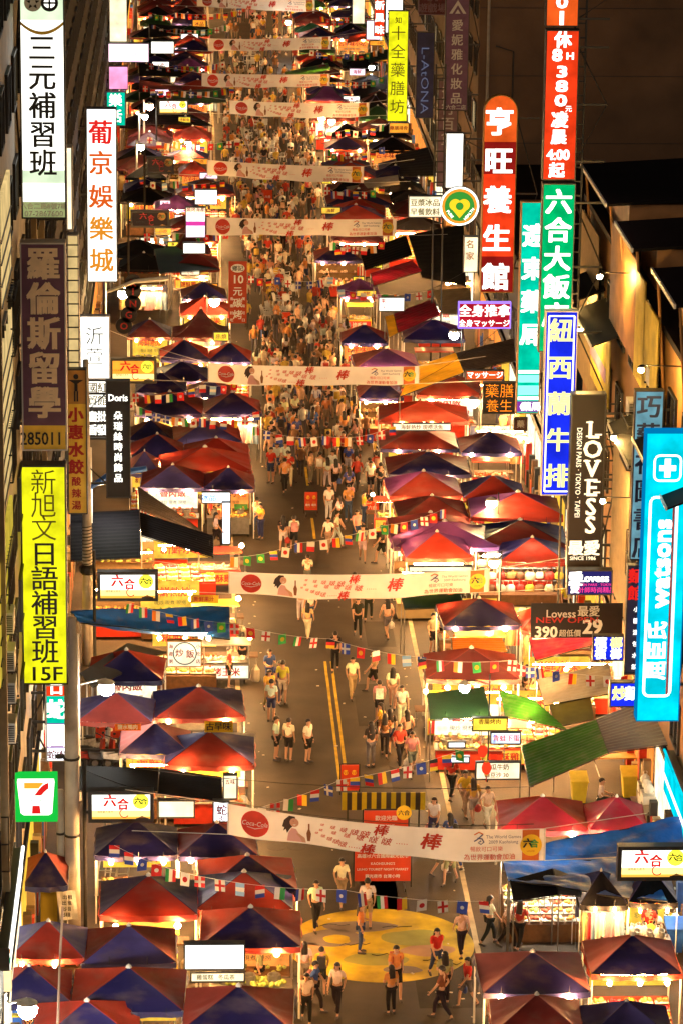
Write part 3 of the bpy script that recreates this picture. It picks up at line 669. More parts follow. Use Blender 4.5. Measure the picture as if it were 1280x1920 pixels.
def cage(ya, yb, z, par, x0, side, name='window_cage'):
    mb = MB(); x1 = x0+side*.7
    for yy in [lerp(ya, yb, i/8) for i in range(9)]: mb.tube([(x0, yy, z), (x1, yy, z), (x1, yy, z+1.6), (x0, yy, z+1.6)], .02, dsteel, 4)
    for zz in (z, z+.8, z+1.6): mb.tube([(x0, ya, zz), (x1, ya, zz), (x1, yb, zz), (x0, yb, zz)], .025, dsteel, 4)
    mb.build(name, par)
for (ya, yb, z) in ((111.5, 113.4, 7.4), (114.2, 117.2, 8.0), (117.8, 119.8, 11.6), (132.5, 135, 8.2)): cage(ya, yb, z, RB, 16.2, -1)
for (ya, yb, z) in ((90, 93, 7.6), (93, 96, 11.0), (92, 95, 14.2), (95, 97, 17.4), (97, 100, 20.6), (106, 110, 24), (108, 112, 13.5), (107, 111, 17.6)): cage(ya, yb, z, LB, XL, .3)
mb = MB()
for y in (90, 112, 118): mb.bb((XL, y, 4), (XL+.22, y+.35, 36.5), cream)
mb.build('pilaster', LB)
AC = 0
def aircon(x, y, z, side, label):
    t = thing('air_conditioner', label, 'air conditioner', (x, y, z), 'air conditioners on the facades')
    mb = MB(); mb.bb((x, y-.42, z), (x+side*.34, y+.42, z+.6), whitem); mb.build('casing', t)
    mb = MB()
    for k in range(9): mb.bb((x+side*.03, y-.428, z+.06+k*.055), (x+side*.31, y-.42, z+.085+k*.055), dsteel)
    mb.build('grille', t)
    for yy in (y-.35, y+.3): mb = MB(); mb.bb((x, yy, z-.06), (x+side*.4, yy+.05, z), iron); mb.build('bracket', t)
for i, (px, py) in enumerate([(10, 1250), (12, 1310), (12, 1385), (8, 1180)]):
    p = PX(px, py, XL+.05); aircon(XL, p.y, p.z, 1, 'caged air conditioner on the cream wall, %s below the street sign stack' % ORD[i])
for i, (y, z) in enumerate([(116, 15.2), (121, 12.8), (126.5, 10.6), (107.6, 13.2), (134, 13.5)]): aircon(16.2, y, z, -1, 'air conditioner on the ochre wall, %s along from the pharmacy sign' % ORD[i])

# ---------------------------------------------------------------- signs
FR = M('sign_frame', (.05, .048, .045), .45, .4); FRL = M('pale_sign_frame', (.55, .52, .48), .45, .3)
def sign(name, label, rect, Y, face, thick=.22, frame=FR, segs=None, texts=(), group=None, cat='sign', rim=.045, brk=None, extra=None, round_top=False):
    px0, py0, px1, py1 = rect; pm, qm = (px0+px1)/2, (py0+py1)/2
    x0, x1 = P(px0, qm, Y).x, P(px1, qm, Y).x; z1, z0 = P(pm, py0, Y).z, P(pm, py1, Y).z
    kx = (x1-x0)/(px1-px0); kz = (z1-z0)/(py1-py0)
    X = lambda px: x0+(px-px0)*kx
    Z = lambda py: z1-(py-py0)*kz
    t = thing(name, label, cat, ((x0+x1)/2, Y, z0), group)
    rad = (x1-x0)/2
    mb = MB()
    if round_top:
        out = [(x0, z0), (x1, z0)]+[((x0+x1)/2+rad*math.cos(a*math.pi/16), z1-rad+rad*math.sin(a*math.pi/16)) for a in range(17)]
        mb.prism(out, Y+.01, Y+thick, frame)
    else: mb.bb((x0, Y+.01, z0), (x1, Y+thick, z1), frame)
    mb.build('casing', t)
    mb = MB()
    for (a, b, m) in (segs or [(py0, py1, face)]):
        za, zb = Z(b), Z(a)
        if round_top and a <= py0+1:
            i_ = rim
            pts = [(x0+i_, za), (x1-i_, za)]+[((x0+x1)/2+(rad-i_)*math.cos(k*math.pi/16), z1-rad+(rad-i_)*math.sin(k*math.pi/16)) for k in range(17)]
            mb.poly([(x, Y, z) for x, z in pts], m)
        else: mb.poly([(x0+rim, Y, za+(rim if b >= py1 else 0)), (x1-rim, Y, za+(rim if b >= py1 else 0)), (x1-rim, Y, zb-(rim if a <= py0 else 0)), (x0+rim, Y, zb-(rim if a <= py0 else 0))], m)
    mb.build('sign_face', t)
    if rim and not round_top:
        mb = MB()
        for (a, b) in (((x0, z0), (x1, z0+rim)), ((x0, z1-rim), (x1, z1)), ((x0, z0+rim), (x0+rim, z1-rim)), ((x1-rim, z0+rim), (x1, z1-rim))): mb.bb((a[0], Y-.03, a[1]), (b[0], Y+.008, b[1]), frame)
        mb.build('rim', t)
    if texts:
        mb = MB()
        for tx in texts:
            if tx[0] == 'V':
                _, chars, px, pa, pb, size, mat = tx[:7]; o = tx[7] if len(tx) > 7 else {}
                n = len(chars)
                for i, ch in enumerate(chars):
                    py = lerp(pa, pb, i/max(1, n-1)); mb.text(ch, X(px), Y-.014, Z(py), size*kz*1.06, mat, o.get('off', .02), o.get('sx', 1)*kx/kz, o.get('rot', 0))
            else:
                st_, px, py, size, mat = tx[:5]; o = tx[5] if len(tx) > 5 else {}
                mb.text(st_, X(px), Y-.014-o.get('dy', 0), Z(py), size*kz*(1.06 if ord(st_[0]) > 0x2e80 else 1.38), mat, o.get('off', .02), o.get('sx', 1)*kx/kz, o.get('rot', 0), shear=o.get('shear', 0))
        mb.build('lettering', t)
    if extra: extra(t, X, Z, kx, kz, Y)
    if brk is not None:
        mb = MB(); xe = x0 if brk < (x0+x1)/2 else x1
        for f in ((.12, .5, .88) if z1-z0 > 2 else (.3, .7)):
            z = lerp(z0, z1, f); mb.bb((min(xe, brk), Y+thick*.5-.04, z-.04), (max(xe, brk), Y+thick*.5+.04, z+.04), FR)
        if z1-z0 > 2: mb.tube([(xe, Y+thick*.5, lerp(z0, z1, .12)), (brk, Y+thick*.5, lerp(z0, z1, .5)), (xe, Y+thick*.5, lerp(z0, z1, .88))], .03, FR, 4)
        mb.build('bracket', t)
    return t
def E(name, c=None, s=1, band=0, sample=True): return M('lit_'+name, emit=c, es=s, band=band, sample=sample)
def T(name, c=None, s=1): return M('glow_'+name, emit=c, es=s, sample=False)
eW = E('white', (1, .98, .88), 2.2, 1.2); eWc = E('cool_white', (.93, .96, 1), 2.3, 1.2); eY = E('yellow', (.93, .90, .01), 1.12, 1.5); eG = E('green', (.0, .60, .17), 1.0, 1.5); eT = E('teal', (.0, .72, .46), 1.0, 1.5)
eR = E('red', (1, .055, .010), 1.05, 1.2); eRo = E('red_orange', (.95, .12, .015), 1.05, 1.2); eRd = E('deep_red', (.34, .012, .008), .9, 1.2); eB = E('blue', (.012, .03, .9), 1.1, 1.2); eC = E('cyan', (.0, .74, .92), 1.12, 1.2)
eP = E('pink', (1, .72, .88), 1.8, 1.2); eCr = E('cream', (1, .86, .55), 1.6, 1.2); eOl = E('olive', (.36, .40, .16), .9, 1.0); eGw = E('green_white', (.75, .9, .6), 1.2, 1.0); eO = E('orange', (1, .36, .03), 1.3, 1.0); eV = E('violet', (.30, .05, .45), .9); eSeven = E('shop_green', (.01, .55, .05), 1.1)
gW = T('white', (1, .97, .86), 2.4); gY = T('yellow', (1, .86, .05), 1.7); gR = T('red', (.85, .02, .015), 1.0); gO = T('orange', (1, .4, .03), 1.2); gC = T('cream', (1, .80, .50), 1.9); gB = T('blue', (.1, .25, 1), 1.3); gN = T('orange_neon', (1, .24, .01), 2.0); gP = T('pink', (1, .05, .3), 1.2); gV = T('violet', (.35, .2, 1), 1.5); gWW = T('dim_white', (.9, .8, .62), .75)
beige = M('beige_paint', (.92, .70, .44), .6, nz=(3, .15)); plum = M('plum_panel', (.15, .065, .115), .55, nz=(2, .3)); gold = M('ochre_panel', (.92, .60, .06), .55, nz=(2, .2)); brownp = M('brown_sign_panel', (.5, .25, .05), .55, nz=(2, .3)); redink = M('red_ink', (.42, .02, .012), .6); paleb_glow = M('pale_blue_panel_glow', emit=(.22, .50, .60), es=.75, band=2); darkbr = M('dark_brown_panel', (.011, .006, .005), .55, nz=(2, .3)); mauve = M('mauve_panel', (.20, .11, .12), .6, nz=(2, .3)); navyp = M('navy_panel', (.02, .025, .10), .5, nz=(2, .3)); palet = M('pale_lettering', (.55, .50, .42), .6); greyink = M('olive_ink', (.20, .19, .01), .6)
YS = 103.2
def cap(t, X, Z, kx, kz, Y):
    for i, (cx, cyp, m, m2) in enumerate(((64, 4, gWW, ink), (95, 4, ink, gW))):
        mb = MB(); mb.prism([(X(cx)+.26*math.cos(a*.3142), Z(cyp)+.26*math.sin(a*.3142)) for a in range(20)], Y-.012, Y-.004, ink if i else whitem)
        if i:
            mb.prism([(X(cx)+.17*math.cos(a*.3142), Z(cyp)+.15*math.sin(a*.3142)) for a in range(20)], Y-.02, Y-.013, gW); mb.bb((X(cx)-.2, Y-.028, Z(cyp)-.03), (X(cx)+.2, Y-.021, Z(cyp)+.03), ink); mb.bb((X(cx)-.03, Y-.028, Z(cyp)-.22), (X(cx)+.03, Y-.022, Z(cyp)+.22), ink)
        else:
            for q in range(5):
                a = 1.57+q*1.2566; mb.prism([(X(cx)+.21*math.cos(a), Z(cyp)+.21*math.sin(a)), (X(cx)+.1*math.cos(a+.5), Z(cyp)+.1*math.sin(a+.5)), (X(cx)+.1*math.cos(a-.5), Z(cyp)+.1*math.sin(a-.5))], Y-.02, Y-.013, ink)
        mb.build('emblem', t)
    mb = MB(); pts = []
    for k in range(13):
        u = k/12; pts.append((X(lerp(40, 121, u)), Z(38+19*(1-(2*u-1)**2))))
    for k in range(12):
        (xa, za), (xb, zb) = pts[k], pts[k+1]; mb.add([(xa, Y-.01, za), (xb, Y-.01, zb), (xb, Y-.01, zb-.10), (xa, Y-.01, za-.10)], [(0, 1, 2, 3)], gold)
    mb.build('gold_arc', t)
sign('tutoring_sign', 'white lit signboard with black lettering and round black emblems, topmost of the stacked school signs', (38, -70, 123, 410), YS, eW, .6, segs=[(-70, 36, eGw), (36, 318, eW), (318, 342, eGw), (342, 378, eW), (378, 410, eOl)], texts=[('V', '三元補習班', 80, 88, 304, 50, ink, {'off': .022}), ('六合二路8號7樓', 80, 386, 12, whitem, {}), ('07-2867600', 80, 400, 11, whitem, {'off': .01})], extra=cap, brk=XL)
sign('school_sign', 'dark plum signboard with beige lettering and a yellow phone number strip', (40, 455, 125, 845), YS, plum, .6, segs=[(455, 797, plum), (797, 845, gold)], texts=[('V', '羅倫斯留學', 83, 494, 754, 59, beige, {'off': .045}), ('2850111', 83, 821, 25, ink, {'off': .015, 'sx': .78})], brk=XL, frame=FRL)
sign('language_school_sign', 'bright yellow lit signboard with dark lettering, lowest of the stacked school signs', (41, 873, 126, 1283), YS-.05, eY, .6, texts=[('V', '新旭文', 84, 904, 990, 47, greyink, {'off': -.004}), ('V', '日語補習班', 84, 1037, 1221, 46, ink, {'off': .014, 'sx': 1.08}), ('15F', 84, 1262, 27, ink, {'off': .02, 'sx': 1.2})], brk=XL)
sign('casino_sign', 'white lit signboard with red and orange lettering on the dark building', (163, 203, 220, 529), 163, eW, .5, segs=[(203, 222, eWc), (222, 529, eW)], texts=[('葡', 190, 248, 44, gR, {'off': .03}), ('V', '京娛', 190, 305, 368, 44, T('amber_red', (.8, .12, .01), 1), {'off': .025}), ('V', '樂城', 190, 428, 488, 44, T('amber', (.85, .30, .02), 1), {'off': .025})], brk=XL)
sign('shop_sign', 'yellow white lit panel high above the pink signs', (205, -40, 239, 79), 223, eCr, .4, brk=XL)
sign('pink_lightbox', 'wide pinkish white lightbox above the pink panel', (203, 81, 280, 117), 221, eP, .5, brk=XL)
sign('lightbox', 'small round cornered white lightbox beside the wide pinkish one', (283, 77, 327, 101), 224, eW, .5, frame=FR)
sign('pink_lightbox', 'pink lit panel under the wide pinkish lightbox', (204, 124, 241, 168), 222, E('rose', (1, .35, .62), 1.5, 1), .4, brk=XL)
sign('teal_lightbox', 'small teal lit sign with a white bear shaped patch', (200, 172, 236, 236), 219, eT, .4, texts=[('V', '樂活', 217, 188, 218, 24, gW)], brk=XL)
sign('tea_shop_sign', 'white lit sign with thin brushed black lettering', (150, 592, 207, 711), 140, eW, .35, frame=FRL, texts=[('沂', 178, 630, 34, ink, {'off': -.006}), ('萱', 178, 668, 32, ink, {'off': -.008})], brk=XL)
sign('shop_sign', 'narrow white lit panels with broken dark lettering below the brushed tea sign', (164, 713, 203, 765), 141, eW, .3, texts=[('V', '國貿', 174, 727, 751, 19, greyink), ('V', '紅館', 193, 727, 751, 19, greyink)], brk=XL)
sign('shop_sign', 'black panel with two columns of broken white lettering', (164, 768, 203, 820), 141.2, ink, .3, texts=[('V', '書香', 174, 781, 806, 20, gW), ('V', '批發', 192, 781, 806, 20, gW)], brk=XL)
def chef(t, X, Z, kx, kz, Y):
    mb = MB(); c = X(144)
    mb.prism([(c+5*kx*math.cos(a*.7854), Z(706)+5*kz*math.sin(a*.7854)) for a in range(8)], Y-.02, Y-.01, ink)
    mb.bb((c-3*kx, Y-.02, Z(733)), (c+3*kx, Y-.01, Z(712)), ink); mb.add([(X(130), Y-.015, Z(712)), (X(158), Y-.015, Z(712)), (c, Y-.015, Z(721))], [(0, 1, 2)], ink); mb.bb((c-4*kx, Y-.02, Z(752)), (c-1*kx, Y-.01, Z(733)), ink); mb.bb((c+1*kx, Y-.02, Z(752)), (c+4*kx, Y-.01, Z(733)), ink)
    mb.build('figure_emblem', t)
sign('dumpling_sign', 'narrow orange brown signboard with red lettering, beside the plum school sign', (127, 692, 164, 964), 126, gold, .35, segs=[(692, 757, brownp), (757, 964, gold)], texts=[('V', '小惠水餃', 143, 777, 875, 27, redink, {'off': .05}), ('V', '酸辣湯', 143, 902, 947, 17, redink, {'off': .03})], extra=chef, brk=XL)
sign('jewellery_sign', 'narrow black signboard with small white lettering above the street lamp', (199, 713, 245, 934), 134, black, .3, texts=[('Doris', 222, 745, 13, gW, {'off': .02, 'sx': .9}), ('V', '朵瑞絲時尚飾品', 222, 779, 896, 16, gW, {'off': .02})], brk=XL)
sign('snake_shop_sign', 'narrow sign of red, teal, violet and white squares under the yellow school sign', (86, 1284, 127, 1428), 108.4, eW, .3, frame=FRL, segs=[(1284, 1305, eR), (1305, 1356, eT), (1356, 1402, eV), (1402, 1428, eWc)], texts=[('口', 107, 1291, 24, gW, {'off': .05}), ('蛇', 107, 1330, 36, gW, {'off': .05}), ('園', 107, 1379, 42, gW, {'off': .07}), ('蛇肉', 106, 1415, 17, redink, {'off': .02})], brk=XL)
def seven(t, X, Z, kx, kz, Y):
    mb = MB(); mb.prism([(X(a), Z(b)) for a, b in ((34, 1460), (102, 1460), (103, 1466), (98, 1524), (92, 1528), (45, 1528), (39, 1524), (33, 1466))], Y-.02, Y-.008, gW); mb.build('white_panel', t)
    mb = MB(); pr = lambda pts, m: mb.prism([(X(a), Z(b)) for a, b in pts], Y-.034, Y-.024, m)
    pr([(46, 1467), (83, 1467), (73, 1478), (46, 1478)], gO)
    a_, b_ = [], []
    for k in range(7):
        u = k/6; a_.append((lerp(92, 65, u**.8), lerp(1467, 1491, u**1.35))); b_.append((lerp(92, 78, u**.8), lerp(1478, 1491, u)))
    for k in range(6): pr([a_[k], a_[k+1], b_[k+1], b_[k]], gR)
    pr([(61, 1510), (75, 1510), (77, 1525), (60, 1525)], gR)
    mb.text('ELEVEN', X(68), Y-.03, Z(1500), .24, T('pale_green', (.45, .7, .5), 1), .0, 1.05); mb.build('emblem', t)
sign('convenience_store_sign', 'square green lit shop sign with a red and orange figure seven', (28, 1455, 108, 1541), 97.6, eSeven, .4, frame=MATS['lit_shop_green'], extra=seven, rim=.0, brk=XL)

# market lightboxes with the red market emblem
def market_box(rect, Y, label, dim=False, face=None, post=None):
    x0, y0, x1, y1 = rect; w_, h_ = x1-x0, y1-y0
    fm = face or (E('lightbox_dim', (.10, .05, .025), .5) if dim else eW)  # unlit boxes carry a faint glow painted into the face
    segs = [(y0, y0+h_*.62, fm), (y0+h_*.62, y0+h_*.82, E('lightbox_yellow', (1, .82, .28), 1.6) if not dim else fm), (y0+h_*.82, y1, E('lightbox_amber', (1, .5, .06), 1.3) if not dim else fm)]
    rm = redink if dim else gR
    def ex(t, X, Z, kx, kz, Y):
        cx, cz, r = X(x1-w_*.2), Z(y0+h_*.33), h_*.24*kz
        mb = MB(); mb.prism([(cx+r*math.cos(a*.3927), cz+r*math.sin(a*.3927)) for a in range(16)], Y-.02, Y-.008, brownp if dim else gY); mb.text('六', cx-r*.35, Y-.03, cz+r*.1, r*.95, ink, .04); mb.text('合', cx+r*.4, Y-.03, cz, r*.9, greenp, .03)
        mb.build('round_emblem', t)
        mb = MB()
        for k in range(14):
            a = R(60+k*19); b = R(60+(k+1)*19); c0, c1 = X(x0+w_*.55), Z(y0+h_*.70); rr_, r2 = h_*.15*kz, h_*.12*kz
            mb.add([(c0+rr_*math.cos(a), Y-.016, c1+rr_*math.sin(a)), (c0+rr_*math.cos(b), Y-.016, c1+rr_*math.sin(b)), (c0+r2*math.cos(b), Y-.016, c1+r2*math.sin(b)), (c0+r2*math.cos(a), Y-.016, c1+r2*math.sin(a))], [(0, 1, 2, 3)], rm)
        mb.bb((X(x1-w_*.27), Y-.018, Z(y0+h_*.90)), (X(x1-w_*.08), Y-.008, Z(y0+h_*.86)), ink); mb.prism([(X(x1-w_*.25), Z(y0+h_*.86)), (X(x1-w_*.10), Z(y0+h_*.86)), (X(x1-w_*.18), Z(y0+h_*.79))], Y-.018, Y-.008, brownp)
        mb.build('skyline_emblem', t)
    t = sign('market_lightbox', label, rect, Y, fm, .35, segs=segs, rim=.12, texts=[('六', x0+w_*.33, y0+h_*.30, h_*.40, rm, {'off': .04}), ('合', x0+w_*.53, y0+h_*.42, h_*.36, rm, {'off': .04}), ('LIOUHE', x0+w_*.15, y0+h_*.47, h_*.07, ink, {'off': 0}), ('國際觀光夜市', x0+w_*.26, y0+h_*.66, h_*.08, ink, {'off': 0})], extra=ex, group='market lightboxes along the street')
    if post is not None:
        a = P((x0+x1)/2, y1, Y); mb = MB(); xs = P(x0 if post < 0 else x1, y1, Y).x
        mb.tube([(xs+post*.12, Y+.2, 0), (xs+post*.12, Y+.2, a.z+h_*.02+.9)], .07, dsteel, 6); mb.bb((min(xs, xs+post*.12), Y+.15, a.z+.25), (max(xs, xs+post*.12), Y+.25, a.z+.35), dsteel); mb.build('post', t)
    return t
market_box((1157, 1587, 1292, 1651), 99.5, 'white market lightbox with red emblem over the blue tarpaulin', post=1)
market_box((166, 1483, 289, 1542), 104.0, 'white market lightbox over the dark canopies beside the green seven sign', post=-1)
market_box((183, 1072, 297, 1127), 128.5, 'overexposed white market lightbox beside the spiral wrapped pole', post=-1)
market_box((207, 672, 294, 719), 163, 'orange and white market lightbox at the end of a banner rope', face=eO, post=-1)
market_box((245, 395, 318, 427), 196, 'unlit market lightbox under the white casino sign', dim=True, post=-1)
market_box((275, 294, 327, 326), 213, 'unlit market lightbox next to a starry lamp', dim=True, post=-1)
market_box((297, 187, 354, 215), 238, 'small lit market lightbox among dark awnings far up the street', post=-1)
def ring(t, X, Z, kx, kz, Y):
    mb = MB(); c = (X(347), Z(1225))
    for k in range(24):
        a, b = k*.2618, (k+1)*.2618; mb.add([(c[0]+.44*math.cos(a), Y-.02, c[1]+.44*math.sin(a)), (c[0]+.44*math.cos(b), Y-.02, c[1]+.44*math.sin(b)), (c[0]+.40*math.cos(b), Y-.02, c[1]+.40*math.sin(b)), (c[0]+.40*math.cos(a), Y-.02, c[1]+.40*math.sin(a))], [(0, 1, 2, 3)], ink)
    mb.build('ring_emblem', t)
sign('stall_sign', 'square cream lit sign with a black ring and red characters', (313, 1201, 379, 1251), 121, eCr, .25, frame=brownp, texts=[('炒', 337, 1224, 15, redink), ('飯', 357, 1226, 15, redink), ('V', '海產粥', 321, 1212, 1240, 8, redink), ('V', '小吃店', 372, 1212, 1240, 8, redink)], extra=ring)
t_ = sign('barbecue_banner', 'tall red hanging banner with white numerals by the crowd', (429, 490, 463, 606), 171, M('red_banner', (.5, .05, .02), .6, nz=(2, .2), trans=.3), .03, rim=0, texts=[('鄉記', 446, 503, 10, ink), ('10', 446, 523, 16, whitep, {'off': .02}), ('V', '元碳烤', 446, 546, 590, 17, whitep, {'off': .02}), ('V', '香嫩好吃', 435, 560, 600, 6, whitep), ('V', '美味可口', 457, 560, 600, 6, whitep)], extra=lambda t, X, Z, kx, kz, Y: MB().prism([(X(446)+13*kx*math.cos(a*.3927), Z(503)+8*kz*math.sin(a*.3927)) for a in range(16)], Y-.01, Y-.004, whitep).build('oval', t))
sign('lamp_sign', 'upright white and blue lit box at the kerb', (416, 941, 433, 1021), 147.5, E('ice', (.75, .88, 1), 2.6, 1), .3)
sign('lamp_sign', 'horizontal white and blue lit board joined over the upright kerb box', (378, 922, 433, 944), 147.7, E('ice', (.75, .88, 1), 2.6), .2, texts=[('冰品', 392, 933, 13, gB)])
sign('stall_sign', 'plain white lit box standing in a dark stretch of canopies', (365, 355, 408, 384), 203, eW, .3)
sign('stall_sign', 'white and pink lit sign with small red lettering beside a banner', (348, 388, 386, 446), 196, eW, .3, segs=[(388, 398, eCr), (398, 415, eW), (415, 423, E('magenta', (.75, .05, .35), 1.2)), (423, 446, eP)], texts=[('燒烤海產', 367, 393, 8, redink)])
sign('stall_sign', 'wide glowing white board low among the canopies', (343, 455, 386, 476), 192, eW, .3)
sign('snake_stall_sign', 'small white lit sign with red characters beside the nearest banner', (399, 1501, 431, 1542), 106.5, eWc, .2, texts=[('蛇', 416, 1519, 19, redink, {'off': .03}), ('肉', 416, 1535, 12, redink)])
sign('stall_sign', 'pale lit panel with a red edge above the small snake sign', (418, 1452, 446, 1499), 107.2, eCr, .2, texts=[('五味', 432, 1466, 9, redink)])
sign('stall_sign', 'overexposed white lit board over a food counter by the map painting', (345, 1769, 460, 1819), 96.2, eW, .25)
sign('price_sign', 'pale panel of small lettering under the overexposed white board', (357, 1822, 460, 1842), 96.15, eCr, .12, texts=[('雞蛋糕', 385, 1832, 10, greyink), ('冬瓜茶', 425, 1832, 10, greyink)])
sign('stall_sign', 'slanting cream lit board under the black awning', (296, 1500, 366, 1534), 105.2, eCr, .2)
sign('food_banner', 'yellow cloth sign with dark characters under the dark red canopies', (384, 1352, 437, 1373), 114, M('yellow_cloth', (.75, .5, .02), .6, nz=(2, .2), trans=.3), .03, rim=0, texts=[('古早味', 410, 1362, 15, ink)])
sign('food_banner', 'orange cloth sign beside the motor scooters', (216, 1357, 265, 1370), 113.6, M('orange_cloth', (.75, .16, .01), .6, nz=(2, .2), trans=.3), .03, rim=0, texts=[('鹽水鴨肉', 240, 1363, 9, whitep)])
sign('food_banner', 'yellow fringed price board with fruit under the black awning', (357, 1116, 410, 1131), 128.8, M('yellow_cloth'), .04, rim=0, texts=[('新鮮果汁', 383, 1123, 9, redink)])
for i, (cy_, ch) in enumerate(((530, 'K'), (546, 'I'), (569, 'N'), (590, 'G'), (611, 'O'))):
    a = P(250-8*(i > 2)-9*(i > 3), cy_, 172); t = thing('disc_sign', 'black disc with a dull red letter, %s from the top of the string of discs' % ORD[i], 'sign', (a.x, 172, a.z), 'black letter discs')
    mb = MB(); mb.prism([(a.x+.42*math.cos(k*.314), a.z+.42*math.sin(k*.314)) for k in range(20)], 172, 172.12, black); mb.build('disc', t); mb = MB(); mb.text(ch, a.x, 171.98, a.z, .5, redink, .02); mb.build('letter', t)
# the far side: pharmacy side of the street
YR = 128.0
sign('hotel_hours_sign', 'tall red lit sign with white glowing prices and hours', (1019, 56, 1082, 338), 130, eR, .5, texts=[('休', 1051, 74, 30, gW, {'off': .05}), ('8', 1041, 102, 23, gW, {'off': .05, 'sx': 1.2}), ('H', 1065, 104, 13, gW, {'off': .05, 'sx': 1.2}), ('3', 1051, 133, 21, gW, {'off': .06, 'sx': 1.6}), ('8', 1051, 160, 21, gW, {'off': .06, 'sx': 1.6}), ('0', 1050, 187, 21, gW, {'off': .06, 'sx': 1.6}), ('元', 1065, 203, 12, gW), ('凌', 1049, 224, 30, gW, {'off': .05}), ('晨', 1048, 256, 28, gW, {'off': .05}), ('4:00', 1048, 289, 20, gW, {'off': .04, 'sx': .9}), ('起', 1046, 319, 28, gW, {'off': .05})], brk=15.9)
sign('hotel_hours_sign', 'short red lit sign with white numerals above the hours sign', (1023, -60, 1085, 50), 130, eRo, .5, texts=[('0', 1053, 3, 23, gW, {'off': .05, 'sx': 1.4}), ('1', 1053, 33, 26, gW, {'off': .05, 'sx': 1.4})], brk=15.9)
sign('hotel_sign', 'tall green lit sign with brushed white lettering', (1012, 344, 1074, 660), 130, eG, .5, texts=[('V', '六合大飯店', 1043, 378, 590, 46, gW, {'off': .035, 'sx': 1.05})], brk=15.9)
def purp(t, X, Z, kx, kz, Y):
    mb = MB()
    for (a, b, m) in ((693, 699, gW), (702, 716, T('aqua', (.3, .95, .85), 1.4)), (722, 740, T('aqua', (.3, .95, .85), 1.4)), (743, 749, gW)): mb.bb((X(974), Y-.02, Z(b)), (X(1013), Y-.008, Z(a)), m)
    mb.bb((X(971), Y-.02, Z(772)), (X(1014), Y-.008, Z(752)), eV); mb.prism([(X(982), Z(754)), (X(986), Z(762)), (X(982), Z(770)), (X(978), Z(762))], Y-.03, Y-.022, gW); mb.text('藥局', X(1000), Y-.03, Z(762), .42, gW, .03); mb.build('lower_panels', t)
sign('drugstore_sign', 'teal lit sign with white lettering half hidden behind the green one', (971, 378, 1015, 776), 146, eT, .4, frame=brownp, texts=[('V', '遠東藥局', 997, 441, 626, 42, gW, {'off': .045})], extra=purp, brk=15.9)
def whiteline(t, X, Z, kx, kz, Y):
    mb = MB(); q = [(1024, 592), (1071, 592), (1071, 921), (1024, 921)]
    for k in range(4):
        a, b = q[k], q[(k+1) % 4]; mb.tube([(X(a[0]), Y-.03, Z(a[1])), (X(b[0]), Y-.03, Z(b[1]))], .03, gW, 5)
    mb.build('white_outline', t)
sign('steakhouse_sign', 'tall blue lit sign with yellow white lettering and a white outline', (1017, 583, 1078, 929), YR-1.5, eB, .4, frame=FRL, texts=[('V', '紐西蘭牛排', 1047, 620, 892, 44, T('lemon', (1, .93, .30), 1.6), {'off': .032})], extra=whiteline, brk=15.9)
def serif(t, X, Z, kx, kz, Y):
    mb = MB(); zs = [804, 840, 876, 912, 948, 982]
    for ch, py in zip('LOVESS', zs):
        mb.text(ch, X(1108), Y-.016, Z(py), .95, gC, .028, .95)
        if ch in 'LEV':
            b = 13
            for (xx, yy) in {'L': ((1101, py-b), (1101, py+b), (1118, py+b-3)), 'E': ((1101, py-b), (1101, py+b), (1118, py-b+3), (1118, py+b-3)), 'V': ((1098, py-b), (1118, py-b))}[ch]: mb.bb((X(xx)-.13, Y-.02, Z(yy)-.03), (X(xx)+.13, Y-.012, Z(yy)+.03), gC)
    mb.text('DESIGN PARIS · TOKYO · TAIPEI', X(1083), Y-.016, Z(885), .27, gC, .012, .92, rot=-math.pi/2)
    mb.text('最愛', X(1097), Y-.016, Z(1027), .62, gC, .05); mb.text('SINCE 1986', X(1096), Y-.016, Z(1046), .2, gC, .02); mb.build('serif_lettering', t)
sign('fashion_sign', 'tall dark brown sign with cream glowing letters', (1066, 739, 1131, 1064), 125.5, darkbr, .5, extra=serif, brk=16.2)
sign('fashion_lightbox', 'small indigo lit sign with glowing white script over pink lettering', (1062, 1069, 1147, 1116), 124.3, E('indigo', (.03, .025, .16), .9), .4, texts=[('Lovess', 1112, 1083, 15, gW, {'off': .045}), ('愛', 1078, 1085, 26, gW, {'off': .06}), ('愛', 1077, 1104, 16, gW, {'off': .06}), ('DESIGN PARIS · TOKYO', 1112, 1096, 5, gP), ('設計師時尚精品', 1112, 1106, 11, gP)], brk=16.2)
sign('price_banner', 'dark cloth price banner with white numerals over the striped maroon awning', (994, 1131, 1166, 1196), 120.8, M('dark_banner_cloth', (.012, .007, .006), .6, nz=(2, .3)), .03, rim=0, texts=[('Lovess', 1050, 1150, 15, palet, {'off': .015}), ('最愛', 1102, 1146, 20, palet), ('NEW OPEN', 1062, 1162, 11, redink, {'sx': 1.5}), ('390', 1023, 1184, 21, whitep, {'off': .03}), ('超低價', 1068, 1187, 13, palet), ('29', 1110, 1174, 27, whitep, {'off': .04})])
sign('betel_nut_sign', 'blue lit sign with four white and yellow characters above the pale awning', (1110, 1192, 1169, 1239), 118.6, eB, .3, texts=[('檳', 1125, 1205, 22, gW, {'off': .05}), ('榔', 1154, 1205, 22, T('lemon'), {'off': .05}), ('檳', 1125, 1226, 20, gW, {'off': .05}), ('榔', 1154, 1226, 20, gW, {'off': .05})], brk=16.2)
sign('betel_nut_sign', 'blue lit sign half hidden behind the cyan pharmacy sign', (1142, 1279, 1192, 1326), 112, eB, .3, texts=[('炒', 1160, 1300, 26, T('lemon'), {'off': .05}), ('麵', 1184, 1300, 26, gW, {'off': .05})], brk=16.2)
